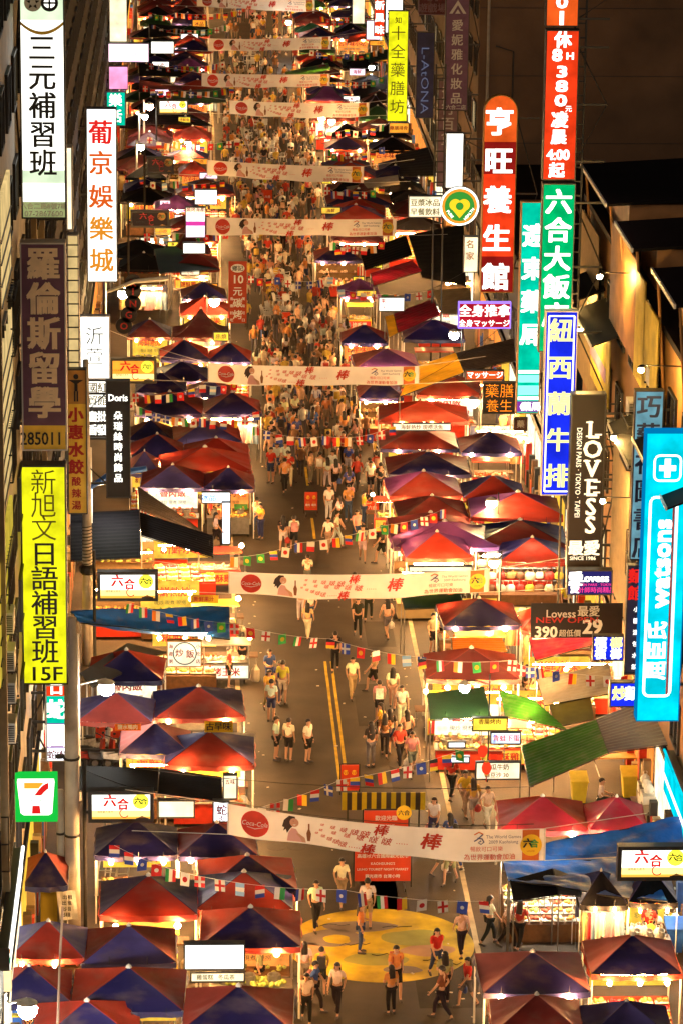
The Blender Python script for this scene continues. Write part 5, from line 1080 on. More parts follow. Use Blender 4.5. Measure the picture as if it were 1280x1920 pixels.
awning('olive_sheet', 'olive sheet roof between the pale awning and the green awning', [(1030, 1322, 2.7), (1105, 1302, 2.9), (1112, 1348, 2.8), (1040, 1362, 2.5)], M('olive_sheet', (.10, .10, .02), .5, nz=(2, .3), trans=.3), ribs=0)
awning('pale_awning', 'large pale grey awning below the blue four character sign', [(1006, 1274, 2.9), (1140, 1243, 3.7), (1150, 1298, 3.4), (1020, 1322, 2.6)], greya, ribs=10)
awning('striped_awning', 'maroon striped awning under the dark price banner', [(992, 1200, 3.0), (1110, 1190, 3.8), (1112, 1208, 3.5), (1003, 1238, 2.8)], crimson, ribs=5)
awning('basket_roof', 'woven orange basket roof in front of two seated customers', [(846, 1195, 2.2), (940, 1196, 2.2), (950, 1222, 1.95), (848, 1224, 1.95)], orangep, ribs=8)
awning('dark_tarpaulin', 'dark green tarpaulin low under the second banner', [(752, 1118, 2.4), (862, 1113, 2.4), (870, 1136, 2.2), (758, 1142, 2.2)], dgreen, ribs=0, sagz=.2)
awning('blue_tarpaulin', 'wrinkled blue tarpaulin behind the white market lightbox at the pharmacy side', [(1018, 1583, 3.0), (1290, 1528, 3.5), (1300, 1622, 2.9), (1022, 1612, 2.6)], blue, ribs=0, cat='tarpaulin', fold=.05, sagz=.25)
awning('blue_tarpaulin', 'wrinkled blue tarpaulin over the lit fruit counter', [(938, 1606, 2.7), (1200, 1600, 2.9), (1250, 1690, 2.5), (952, 1650, 2.5)], blue, ribs=0, cat='tarpaulin', fold=.04, sagz=.1)
awning('blue_tarpaulin', 'long blue tarpaulin strung behind the concrete pole', [(132, 1146, 3.0), (430, 1136, 2.6), (431, 1199, 2.3), (150, 1166, 2.7)], blue, ribs=0, cat='tarpaulin', fold=.04, sagz=.5)
awning('stall_roof', 'glossy black stall roof over the lit fruit counter', [(955, 1650, 2.5), (1035, 1628, 2.6), (1045, 1678, 2.3), (962, 1690, 2.2)], blackc, ribs=0)
awning('stall_roof', 'greyish black vinyl roof beside the glossy black one', [(1037, 1628, 2.6), (1092, 1650, 2.5), (1088, 1680, 2.3), (1047, 1678, 2.3)], M('grey_vinyl', (.09, .085, .08), .3, nz=(2, .3)), ribs=0)
awning('crimson_awning', 'crimson awning with a tan edge over the violet canopies', [(738, 588, 3.6), (810, 560, 4.1), (824, 590, 3.9), (746, 624, 3.4)], crimson, ribs=8)
awning('tan_awning', 'narrow tan strip at the low end of the crimson awning', [(721, 594, 3.5), (737, 589, 3.6), (745, 624, 3.4), (729, 632, 3.3)], yellowa, ribs=0)
awning('yellow_awning', 'mustard yellow awning at the end of the third banner', [(774, 690, 3.7), (853, 661, 4.3), (868, 698, 4.1), (749, 743, 3.5)], yellowa, ribs=10)
awning('brown_awning', 'broad brown corrugated awning behind the mustard one', [(854, 661, 4.3), (962, 634, 4.8), (965, 676, 4.5), (870, 697, 4.1)], browna, ribs=14, posts=())
awning('red_awning', 'bright red awning over lit stalls, above the purple canopy', [(694, 512, 3.5), (772, 488, 4.0), (790, 508, 3.8), (700, 536, 3.3)], crimson, ribs=8)
awning('dark_awning', 'dark sheet awning above the bright red one', [(674, 472, 2.7), (760, 441, 3.4), (772, 478, 3.1), (684, 506, 2.5)], blackc, ribs=8)
awning('black_awning', 'wide black awning reaching from the facade above the dark sheet', [(765, 440, 3.4), (868, 420, 4.2), (872, 536, 3.9), (790, 520, 3.0)], blackc, ribs=12, posts=())
awning('tan_awning', 'pale tan awning behind the massage sign', [(810, 544, 3.0), (880, 540, 3.6), (884, 592, 3.3), (826, 588, 2.8)], M('tan_sheet', (.30, .22, .12), .6, nz=(2, .3)), ribs=10, posts=())
awning('black_awning', 'black shed roof on the pharmacy side behind the yellow herbal sign', [(740, 290, 3.0), (815, 272, 3.8), (816, 330, 3.5), (748, 330, 2.7)], blackc, ribs=10, posts=())
awning('grey_awning', 'arched grey awning edge beside the fifth banner', [(645, 342, 2.5), (745, 328, 3.0), (748, 345, 2.8), (652, 358, 2.4)], greya, ribs=0)
awning('black_awning', 'broad black shop awning under the blue lamp arm', [(133, 962, 3.7), (262, 955, 3.5), (264, 1046, 3.2), (133, 1052, 3.3)], blackc, ribs=14, posts=())
awning('brown_awning', 'curved brown awning sloping to the kerb beyond the black one', [(260, 912, 3.4), (384, 1000, 2.4), (395, 1012, 2.3), (262, 954, 3.1)], browna, ribs=10, sagz=-.2)
awning('black_awning', 'black awning sheet hanging below the curved brown one', [(262, 960, 3.1), (400, 1004, 2.4), (401, 1046, 2.1), (266, 1004, 2.8)], blackc, ribs=10)
awning('black_awning', 'black awning over the slanting cream board', [(300, 1440, 2.6), (415, 1456, 2.6), (418, 1503, 2.4), (296, 1488, 2.6)], blackc, ribs=0)
awning('black_awning', 'flat black roof over the store front beside the white lightbox', [(150, 1436, 3.0), (298, 1440, 2.8), (296, 1484, 2.7), (150, 1482, 2.9)], roofm, ribs=0, posts=())
awning('grey_awning', 'grey sheet roof by the spiral wrapped pole', [(150, 1262, 2.9), (240, 1205, 3.0), (312, 1222, 2.6), (175, 1288, 2.6)], M('grey_vinyl'), ribs=0)
awning('green_awning', 'dark green awning far up the store side, above the hanging red banner', [(290, 467, 2.9), (330, 462, 2.9), (412, 505, 2.4), (300, 512, 2.6)], dgreen, ribs=0)
awning('stall_roof', 'row of small grey stall roofs beside the pinkish canopy', [(362, 1372, 2.2), (478, 1374, 2.2), (478, 1398, 2.05), (362, 1396, 2.05)], greya, ribs=0)
for i, (q, m) in enumerate([([(415, 165, 2.6), (330, 170, 3.0), (320, 195, 2.8), (425, 192, 2.4)], dgreen), ([(260, 200, 3.4), (360, 215, 2.6), (400, 236, 2.5), (262, 232, 3.2)], blackc), ([(260, 118, 3.4), (350, 130, 2.6), (370, 145, 2.5), (262, 142, 3.2)], blackc), ([(655, 65, 2.4), (725, 45, 3.2), (728, 62, 3.0), (650, 80, 2.3)], red), ([(535, 135, 2.4), (615, 118, 3.0), (620, 130, 2.9), (540, 150, 2.3)], green), ([(640, 110, 2.5), (725, 92, 3.2), (728, 110, 3.0), (645, 128, 2.3)], dgreen), ([(660, 170, 2.5), (725, 140, 3.2), (726, 165, 3.0), (665, 190, 2.3)], blackc), ([(280, 45, 3.4), (390, 50, 2.5), (400, 62, 2.4), (282, 70, 3.2)], blackc), ([(262, 150, 3.3), (340, 160, 2.6), (345, 175, 2.5), (262, 172, 3.1)], maroon)]):
    awning('far_awning', '%s awning far up the street, %s of the small far ones' % ({id(dgreen): 'dark green', id(blackc): 'black', id(red): 'red', id(green): 'bright green', id(maroon): 'maroon'}[id(m)], ORD[i]), q, m, ribs=6 if i % 2 else 0)

EXTRA = [(200, 1078, 5, 'under the broad black shop awning'), (300, 1086, 1, 'beside the black shop awning'), (345, 1118, 4, 'behind the yellow fringed price board'), (410, 1112, 6, 'at the kerb by the price board'), (235, 1128, 9, 'behind the overexposed market lightbox'), (230, 1200, 10, 'under the long blue tarpaulin'), (320, 1205, 0, 'under the middle of the long blue tarpaulin'), (402, 1215, 8, 'at the blue tarpaulin kerb end'), (345, 1292, 3, 'under the ring sign'), (425, 1290, 7, 'between the ring sign and the kerb'),
         (845, 1395, 8, 'at the kerb under the dark green sheet'), (905, 1402, 0, 'under the yellow stall sign'), (945, 1452, 6, 'below the cream stall board'), (880, 1452, 1, 'near the kerb below the white strip signs'), (985, 1420, 4, 'behind the green corrugated awning'), (1010, 1252, 5, 'under the maroon striped awning'), (1075, 1246, 5, 'under the four character sign'), (1110, 1258, 1, 'behind the pale awning'), (1050, 1352, 3, 'under the olive sheet'), (1115, 1345, 10, 'behind the violet grey sheet'), (800, 1165, 9, 'under the dark green tarpaulin'), (880, 1240, 0, 'behind the basket roof'), (740, 1012, 6, 'at the kerb by the brick red canopies'), (1010, 905, 5, 'by the foot of the steakhouse sign'), (935, 890, 5, 'behind the canopy below the neon sign'), (900, 800, 2, 'under the neon characters'), (985, 850, 5, 'under the drugstore sign'), (825, 655, 1, 'under the white lamp by the massage sign'), (770, 505, 4, 'under the bright red awning'), (870, 600, 9, 'under the pale tan awning'), (300, 1545, 0, 'behind the navy canopies'), (400, 1545, 8, 'behind the small snake sign'), (270, 610, 5, 'behind the maroon canopy by the letter discs'), (300, 520, 1, 'under the dark green far awning')]
for px, py, k, wh in EXTRA:
    g = G(px, py); stall(k, g.x, g.y+1.1, rnd.uniform(-.06, .06), SNAME[k].replace('with', 'with', 1)+', '+wh)
# ---------------------------------------------------------------- street lamps, poles, cables
def street_lamp(label, px, py, z, pole_dx, r=.16, mat=None, h=None):
    r *= 1.35; p = G(px, py, z); x = p.x+pole_dx; t = thing('street_lamp', label, 'street lamp', (x, p.y, 0)); top = h or z+.5
    mb = MB(); thin = z < 4; mb.tube([(x, p.y, 0), (x, p.y, 1.0), (x, p.y, top)], [.028]*3 if thin else [.1, .075, .055], iron if thin else whitem, 8); mb.build('pole', t)
    mb = MB(); mb.tube([(x, p.y, z+.12), (lerp(x, p.x, .5), p.y, z+.25), (p.x, p.y, z+r+.06)], .025 if thin else .035, iron if thin else whitem, 6); mb.build('arm', t)
    mb = MB(); mb.lathe((p.x, p.y, z+r*.7), [(r*1.1, 0), (r*.9, .05), (.04, .14)], whitem, 10); mb.build('lamp_cap', t)
    mb = MB(); mb.ball((p.x, p.y, z), r, mat or lampm, 10, k=7); mb.build('lamp_globe', t, smooth=True)
    return t
white_lamp = M('white_street_glow', emit=(1, .97, .86), es=170); amber_lamp = M('amber_street_glow', emit=(1, .66, .28), es=300)
street_lamp('street lamp with a white globe over the brick red canopies, by the yellow sign', 200, 1290, 4.2, -1.0, .21, white_lamp, 6.2)
LA = street_lamp('street lamp with a blue shade arm under the black jewellery sign', 216, 918, 5.0, -1.0, .19, white_lamp, 6.8)
LB2 = street_lamp('street lamp with a pale curved arm beside the letter discs', 231, 551, 5.5, -.9, .2, amber_lamp, 7.5)
street_lamp('starry street lamp above the dark green sheet roof', 870, 1289, 3.6, .9, .15, white_lamp)
street_lamp('amber street lamp beside the orange neon sign', 885, 755, 3.6, .35, .2, amber_lamp)
street_lamp('amber street lamp directly under the neon characters', 945, 758, 3.4, .3, .16, amber_lamp)
street_lamp('white street lamp under the massage sign', 850, 628, 3.6, .4, .19, white_lamp)
street_lamp('amber street lamp between the red canopies below the steakhouse sign', 920, 944, 3.0, .3, .17, amber_lamp)
street_lamp('amber street lamp at the end of the second banner', 925, 1056, 2.9, .3, .15, amber_lamp)
street_lamp('amber street lamp over the peaked maroon canopy', 402, 566, 3.2, -.4, .2, amber_lamp)
street_lamp('street lamp hidden behind the near canopies at the shop fascia', 52, 1893, 5.0, -.6, .2, M('near_street_glow', emit=(1, .95, .82), es=900))
street_lamp('far amber street lamp left of the fourth banner from the far end'.replace('left of', 'by'), 353, 270, 3.2, -.4, .17, amber_lamp)
street_lamp('far white street lamp among black awnings near the top banner', 541, 42, 3.2, .3, .17, white_lamp)
street_lamp('far pair lamp at the bright yellow stall, nearer the road', 603, 222, 3.2, .3, .17, amber_lamp)
street_lamp('far pair lamp at the bright yellow stall, nearer the facade', 622, 228, 3.2, .3, .17, amber_lamp)
street_lamp('far lamp at the root of the unlit market lightbox', 265, 276, 4.2, -.3, .17, amber_lamp)
street_lamp('far lamp with a red globe beside the small lit market lightbox', 281, 200, 4.6, -.4, .2, M('red_street_glow', emit=(1, .35, .2), es=250))
street_lamp('far lamp with a white globe under the red one', 272, 219, 4.4, -.4, .16, white_lamp)
street_lamp('small white lamp over the shed roof by the yellow herbal sign', 696, 127, 3.6, .5, .16, white_lamp)
street_lamp('lamp over the sorting tables by the cyan fascia', 1262, 1392, 3.4, .5, .15, white_lamp)
# blue shade and pale curved arms
p = G(216, 918, 5.6)
mb = MB(); mb.tube([(p.x-1, p.y, 5.7), (p.x-.2, p.y, 6.25), (p.x+1.3, p.y, 6.5)], [.10, .16, .12], bluep, 6); mb.build('curved_arm', LA)
p = G(231, 551, 6.3); mb = MB(); mb.tube([(p.x-.8, p.y, 6.4), (p.x+.6, p.y, 6.95), (p.x+2.3, p.y, 7.1)], [.08, .12, .14], whitem, 6); mb.build('curved_arm', LB2)
def pole(label, px, py, top, r0, r1, mat, spiral=False):
    p = G(px, py); t = thing('utility_pole', label, 'pole', (p.x, p.y, 0)); mb = MB(); mb.tube([(p.x, p.y, 0), (p.x, p.y, top*.5), (p.x, p.y, top)], [r0, (r0+r1)/2, r1], mat, 12); mb.build('pole_shaft', t, smooth=True)
    if spiral:
        a, b = P(168, 1060, p.y).z, P(168, 985, p.y).z; mb = MB(); mb.tube([(p.x+(r1+.09)*math.cos(k*.5), p.y+(r1+.09)*math.sin(k*.5), lerp(a, b, k/150)) for k in range(151)], .022, iron, 4, cap=False); mb.build('spiral_wrap', t)
        mb = MB(); mb.lathe((p.x, p.y, a-.35), [(.24, 0), (.32, .1), (.32, .3), (.2, .4)], dsteel, 10); mb.build('cable_box', t)
    else:
        mb = MB()
        for z in (3.2, 5.8): mb.lathe((p.x, p.y, z), [(r0+.02, 0), (r0+.02, .07)], dsteel, 12)
        mb.build('pole_band', t)
    return t
conc = M('pole_concrete', (.58, .50, .40), .8, nz=(2, .3), bump=.2)
pole('pale utility pole with a black spiral wrap beside the overexposed lightbox', 166, 1244, 12.4, .24, .11, conc, True)
pole('thick concrete pole rising between the near canopies', 138, 1741, 10.5, .25, .2, conc)
pole('thin concrete post in front of the thick pole', 116, 1738, 4.7, .13, .11, conc)
def cable(label, pts, r=.012, mat=iron, sag=.3):
    q = [G(*p) for p in pts]; t = []
    for k in range(len(q)-1):
        for s in range(8): u = s/8; v = q[k].lerp(q[k+1], u); v.z -= sag*4*u*(1-u); t.append(v)
    t.append(q[-1]); mb = MB(); mb.tube(t, r, mat, 4); tag(mb.build('overhead_cable', loc=tuple(q[0])), label, 'cable')
cable('black cable crossing the street above the yellow barrier', [(255, 1440, 5.6), (1000, 1475, 5.2)])
cable('black cable dipping from the flat black roof to the first banner', [(150, 1440, 5.2), (440, 1505, 5.0), (1000, 1545, 5.0)])
cable('thick pale rope hanging straight down over the near canopies', [(118, 1700, 4.6), (113, 1790, 3.5), (108, 1935, 3.2)], .035, M('pale_rope', (.5, .36, .28), .8), .05)
cable('pale rope from the orange lightbox towards the third banner', [(160, 600, 6), (390, 680, 5.2)], .014, whitem, .15)
cable('black cable slanting from the massage sign to the brown awning', [(955, 600, 6), (740, 735, 3.4)])
cable('black cable slanting by the blank white lightbox', [(960, 440, 8), (800, 545, 4)])

# ---------------------------------------------------------------- strings of flags
FC = {k: M('flag_'+k, c, .7, trans=.2) for k, c in dict(red=(.55, .02, .02), white=(.72, .68, .62), blue=(.03, .06, .35), green=(.03, .28, .06), yellow=(.75, .5, .03), black=(.02, .02, .02), orange=(.7, .22, .02), sky=(.25, .45, .7)).items()}
FM = []
def flagmesh(fn):
    mb = MB(); fn(mb); me = bpy.data.meshes.new('flag'); me.from_pydata(mb.v, [], mb.f)
    for m in mb.mats: me.materials.append(m)
    me.polygons.foreach_set('material_index', mb.m); FM.append(me)
def q(mb, x0, z0, x1, z1, c, d=0): mb.poly([(x0, -d, z0), (x1, -d, z0), (x1, -d+.02*(x1 > .1), z1), (x0, -d, z1)], FC[c])
def vstr(*c): flagmesh(lambda mb: [q(mb, -.16+.32*i/len(c), -.40, -.16+.32*(i+1)/len(c), 0, k) for i, k in enumerate(c)])
def hstr(*c): flagmesh(lambda mb: [q(mb, -.16, -.40*(i+1)/len(c), .16, -.40*i/len(c), k) for i, k in enumerate(c)])
def cross(bg_, c, off=0): flagmesh(lambda mb: [q(mb, -.16, -.4, .16, 0, bg_), q(mb, -.04+off, -.4, .04+off, 0, c, .004), q(mb, -.16, -.24, .16, -.16, c, .008)])
def dsk(bg_, c, r=.09): flagmesh(lambda mb: [q(mb, -.16, -.4, .16, 0, bg_), mb.poly([(r*math.cos(k*.5236), -.006, -.2+r*math.sin(k*.5236)) for k in range(12)], FC[c])])
vstr('blue', 'white', 'red'); hstr('red', 'white', 'blue'); vstr('green', 'white', 'red'); cross('red', 'white'); cross('white', 'red'); dsk('white', 'red'); dsk('green', 'yellow'); hstr('yellow', 'blue', 'red'); vstr('red', 'yellow'); hstr('sky', 'white', 'sky'); cross('blue', 'white', -.04); dsk('red', 'yellow'); hstr('black', 'red', 'yellow'); vstr('white', 'green'); hstr('white', 'red'); dsk('blue', 'white', .06); vstr('orange', 'white'); dsk('red', 'white', .07)
def bunting(label, pts, step=.56, sag=.25, size=1.0):
    w3 = [G(*p) for p in pts]; path = []
    for k in range(len(w3)-1):
        n = max(3, int((w3[k+1]-w3[k]).length/step))
        for s in range(n): u = s/n; v = w3[k].lerp(w3[k+1], u); v.z -= sag*4*u*(1-u); path.append(v)
    path.append(w3[-1]); t = thing('flag_string', label, 'bunting', tuple(w3[0]), 'strings of small flags over the market')
    mb = MB(); mb.tube(path, .007, whitem, 4); mb.build('cord', t)
    for v in path[:100]:
        o = bpy.data.objects.new('flag', rnd.choice(FM)); C.objects.link(o); o.parent = t; o.location = v-w3[0]; o.rotation_euler = (rnd.uniform(-.25, .25), rnd.uniform(-.1, .1), rnd.uniform(-.6, .6)); o.scale = (size,)*3
bunting('string of small flags in front of the map painting', [(215, 1585, 4.0), (375, 1643, 3.8), (640, 1668, 3.8), (905, 1690, 3.8)], sag=.12)
bunting('string of small flags rising from the first banner to the green roofs', [(440, 1525, 4.3), (640, 1462, 4.2), (860, 1408, 4.0)], sag=.1)
bunting('string of small flags over the dark green roof and the pale awning', [(790, 1235, 3.9), (960, 1238, 3.9), (1010, 1252, 4), (1170, 1268, 4.2)], sag=.1)
bunting('string of small flags from the blue tarpaulin across the road', [(245, 1132, 4.0), (440, 1170, 4.0), (620, 1198, 3.9), (790, 1232, 3.9)], sag=.12)
bunting('string of small flags rising past the two women with bags', [(440, 1045, 4), (560, 1018, 4), (720, 985, 4), (830, 955, 4)], sag=.12)
bunting('string of flags over the street by the single orange road sign', [(480, 800, 4), (610, 818, 4), (735, 800, 4)])
bunting('string of flags by the black jewellery sign', [(245, 755, 4), (380, 785, 4), (480, 772, 4)])
bunting('string of flags under the third banner, store side', [(255, 738, 4), (380, 722, 4), (460, 705, 4)])
bunting('string of flags over the purple canopy, pharmacy side', [(640, 543, 4), (805, 545, 4.3)])
bunting('string of flags beside the white plastic chairs', [(455, 508, 4), (520, 520, 4), (620, 520, 4)])
rf = random.Random(5)
for i, py in enumerate((455, 432, 352, 336, 282, 262, 240, 165, 148, 118, 98, 50, 30, 20)):
    if i % 2: pts = [(265+rf.randint(0, 30), py+rf.randint(-6, 6), 3.6), (330, py+4, 3.4), (410+rf.randint(0, 40), py+rf.randint(-4, 8), 3.6)]
    else: pts = [(585+rf.randint(0, 40), py+rf.randint(-4, 4), 3.6), (650, py+3, 3.4), (715, py+rf.randint(-12, 0), 3.8)]
    bunting('distant string of flags, %s of the far strings counting away from the camera, %s side' % (ORD[i], ('pharmacy', 'store')[i % 2]), pts, size=1.15)

# ---------------------------------------------------------------- road signs on wheels, barrier
def road_board(label, px, py, wd, ht, rows, lift=.35, two=False):
    p = G(px, py); t = thing('wheeled_signboard', label, 'signboard', (p.x, p.y, 0), 'red signboards on wheels in the road')
    mb = MB(); mb.box((p.x, p.y, lift+ht/2), (wd, .07, ht), M('board_red', (.62, .05, .012), .5, nz=(2, .15))); mb.build('board', t)
    mb = MB()
    for x in (-1, 1):
        mb.tube([(p.x+x*(wd/2+.03), p.y, .08), (p.x+x*(wd/2+.03), p.y, lift+ht+.05)], .025, dsteel, 6); mb.tube([(p.x+x*wd*.4, p.y-.3, .1), (p.x+x*wd*.4, p.y+.3, .1)], .025, dsteel, 5)
    mb.tube([(p.x-wd/2, p.y, lift+ht+.05), (p.x+wd/2, p.y, lift+ht+.05)], .025, dsteel, 6); mb.build('frame', t)
    for x in (-1, 1):
        for y in (-.3, .3): mb = MB(); mb.tube([(p.x+x*wd*.4-.02, p.y+y, .07), (p.x+x*wd*.4+.02, p.y+y, .07)], .07, black, 10); mb.build('wheel', t)
    mb = MB()
    if two:
        for x in (-.24, .24):
            mb.prism([(p.x+x*wd+.15*wd*math.cos(k*.3927), lift+ht*.72+.15*wd*math.sin(k*.3927)) for k in range(16)], p.y-.05, p.y-.04, byel); mb.text('六合', p.x+x*wd, p.y-.058, lift+ht*.72, .13, redink, .02); mb.bb((p.x+x*wd-.13*wd, p.y-.05, lift+ht*.12), (p.x+x*wd+.13*wd, p.y-.042, lift+ht*.5), borange); mb.text('觀光', p.x+x*wd, p.y-.058, lift+ht*.3, .11, whitep, .02)
    for (s, zz, sz) in rows: mb.text(s, p.x, p.y-.045, lift+ht*zz, sz, whitep, .012)
    mb.build('lettering', t); return p, t
road_board('large red board with white lettering under the first banner', 716, 1667, 1.85, 1.12, [('高雄市六合國際觀光夜市', .80, .155), ('KAOHSIUNG\'S', .56, .125), ('LIUHO TOURIST NIGHT MARKET', .38, .115), ('觀光夜市 台灣小時', .16, .14)], .3)
p, t = road_board('orange topped red board with a round yellow emblem behind the first banner', 722, 1600, 1.5, 1.25, [('歡迎光臨', .80, .19), ('WELCOME', .58, .12)], .3)
mb = MB(); mb.prism([(p.x+.6+.26*math.cos(k*.3142), 1.5+.26*math.sin(k*.3142)) for k in range(20)], p.y-.07, p.y-.05, byel); mb.text('六合', p.x+.6, p.y-.08, 1.5, .2, ink, .03); mb.build('round_emblem', t)
road_board('red board with two yellow discs standing on the double yellow line', 655, 1494, .62, .95, [], .25, True)
road_board('orange red board with two yellow discs, alone in the middle of the road', 583, 966, .58, .85, [], .25, True)
road_board('orange red board on a trolley at the pharmacy side road line', 697, 975, .6, .6, [('六合', .5, .2)], .3)
road_board('small red board with lanterns at the foot of the chair heap', 538, 618, .55, .75, [('六合', .5, .2)], .25)
road_board('orange board far up the road between the fourth and fifth banners', 502, 388, .6, .9, [('六合', .5, .2)], .25)
a, b = G(640, 1560), G(795, 1560); t = thing('striped_barrier', 'yellow and black striped barrier board behind the orange topped sign', 'barrier', tuple((a+b)/2))
mb = MB(); n = 17
for k in range(n): mb.bb((lerp(a.x, b.x, k/n), a.y-.03, .82), (lerp(a.x, b.x, (k+1)/n), a.y+.03, 1.45), M('barrier_yellow', (.55, .42, .01), .5, nz=(3, .15)) if k % 2 == 0 else M('barrier_black', (.03, .025, .015), .5))
mb.build('stripe_board', t)
for x in (a.x+.2, b.x-.2): mb = MB(); mb.tube([(x, a.y, 0), (x, a.y, .85)], .03, dsteel, 6); mb.tube([(x, a.y-.4, .03), (x, a.y+.4, .03)], .03, dsteel, 6); mb.build('leg', t)

# ---------------------------------------------------------------- plastic chairs and tables in the road
for gi, (px, py, n, wh) in enumerate([(530, 600, 8, 'past the third banner'), (525, 552, 6, 'beyond the nearer chair heap'), (470, 130, 6, 'past the seventh banner'), (488, 262, 5, 'past the fifth banner'), (500, 305, 5, 'just behind the fifth banner'), (468, 225, 3, 'near the sixth banner')]):
    c = G(px, py); dup(TABLE, tuple(c), 0, label='round white plastic table among chairs '+wh)
    for k in range(n):
        a_ = 2*math.pi*k/n+rnd.uniform(-.3, .3); rr_ = rnd.uniform(.75, 1.15); lv = k//6
        dup(CHAIR, (c.x+rr_*math.cos(a_), c.y+rr_*math.sin(a_), 0), a_-math.pi/2+rnd.uniform(-.6, .6), label='white plastic chair drawn up round the table '+wh)
    for k in range(2): dup(CHAIR, (c.x+(k-.5)*.5, c.y, .735), rnd.uniform(0, 6), label='white plastic chair stacked on top of the table '+wh)

# ---------------------------------------------------------------- people
ex = [(482, 1000, 0, 3.0, 'white', 'blue'), (489, 1012, 4, -.9, 'yellow', 'blue'), (531, 1036, 3, 3.0, 'dark', 'white'), (551, 1036, 5, 3.2, 'white', 'dark'), (694, 930, 2, .2, 'white', 'dark'), (535, 893, 2, .3, 'white', 'khaki'), (553, 800, 4, .5, 'cream', 'dark'),
      (518, 1425, 2, 1.2, 'white', 'dark'), (541, 1428, 2, 2.6, 'white', 'dark'), (577, 1430, 2, .9, 'white', 'dark'), (455, 1262, 1, 2.9, 'dark', 'dark'), (430, 1290, 2, 1.5, 'red', 'red' if 0 else 'dark'), (710, 1355, 5, 3.1, 'pink', 'dark'), (660, 1310, 0, .2, 'cream', 'khaki'), (735, 1330, 1, 3.0, 'white', 'khaki'), (752, 1365, 0, .1, 'white', 'white'), (628, 1260, 0, 3.1, 'dark', 'dark'), (505, 1335, 1, .3, 'yellow', 'khaki'), (525, 1318, 0, .2, 'blue', 'grey'), (748, 1440, 0, .4, 'red', 'dark'), (720, 1420, 1, 3.0, 'brown', 'dark'), (690, 1165, 0, 3, 'orange', 'dark'), (670, 1195, 1, 0, 'dark', 'dark'), (845, 1500, 1, 2.6, 'red', 'dark'), (870, 1530, 0, .4, 'yellow', 'khaki'), (885, 1545, 3, 3.4, 'yellow', 'khaki'), (912, 1560, 0, .5, 'cream', 'white'),
      (915, 1772, 1, 1.9, 'cream', 'dark'), (950, 1780, 0, 1.4, 'white', 'dark'), (972, 1782, 1, 2.6, 'red', 'dark'), (1098, 1784, 2, -1.2, 'white', 'dark'), (1213, 1788, 4, 3.0, 'red', 'dark'), (485, 1850, 4, 1.4, 'cream', 'dark'), (507, 1838, 0, 1.7, 'blue', 'blue'), (525, 1842, 2, 1.2, 'grey', 'dark'), (487, 1868, 2, 1.3, 'tan', 'dark'), (542, 1705, 1, .3, 'tan', 'khaki'), (640, 1700, 0, .3, 'cream', 'khaki'), (405, 1030, 1, 1.5, 'white', 'dark'), (395, 1000, 2, 1.5, 'red', 'dark'), (412, 1012, 4, 1.4, 'orange', 'dark'), (810, 1225, 2, .6, 'tan', 'dark'), (826, 1218, 6, .8, 'cream', 'dark'), (985, 1325, 1, -1, 'dark', 'dark'), (1060, 1165, 2, .3, 'yellow', 'dark'), (568, 480, 1, .3, 'blue', 'dark'), (1125, 1520, 7, 1.4, 'white', 'dark')]
for (px, py, k, rz, s_, l_) in ex:
    g = G(px, py); person(k, g.x, g.y, rz, s_, l_, past(g.y))
g = G(1125, 1520); dup(STOOL, tuple(g), 0, label='round stool under the person in white at the sorting tables').color = (.5, .05, .05, 1)
rf = random.Random(77)
pal = ['white', 'cream', 'tan', 'red', 'orange', 'dark', 'pink', 'yellow', 'peach', 'white', 'cream', 'white', 'cream', 'peach', 'brown', 'dark', 'orange', 'blue']
for (ya, yb, xa, xb, n) in [(1790, 1925, 565, 880, 12), (1700, 1790, 590, 700, 3), (1560, 1660, 800, 905, 5), (1290, 1480, 690, 800, 6), (1210, 1420, 480, 540, 3), (1100, 1210, 560, 740, 7), (930, 1060, 590, 725, 12), (760, 935, 500, 705, 42), (620, 760, 480, 655, 32), (470, 620, 460, 610, 30), (330, 470, 440, 600, 29), (180, 330, 420, 630, 44), (0, 180, 410, 580, 36)]:
    pts = []
    for _ in range(n):
        for tr in range(12):
            px, py = rf.uniform(xa, xb), rf.uniform(ya, yb); g = G(px, py)
            if 2.1 < g.x < 9.05 and all((g.x-a)**2+(g.y-b)**2 > .36 for a, b in pts): break
        if py < 650 and 460 < px < 590 and 540 < py: continue
        pts.append((g.x, g.y)); d_ = rf.choice([0, 0, 3.14, 3.14, 1.57, -1.57])
        person(rf.choice([0, 0, 1, 1, 2, 3, 3, 4, 5, 6]), g.x, g.y, d_+rf.uniform(-.5, .5), rf.choice(pal), rf.choice(['dark', 'dark', 'blue', 'khaki', 'grey', 'white']), past(g.y), h=rf.uniform(.92, 1.06))

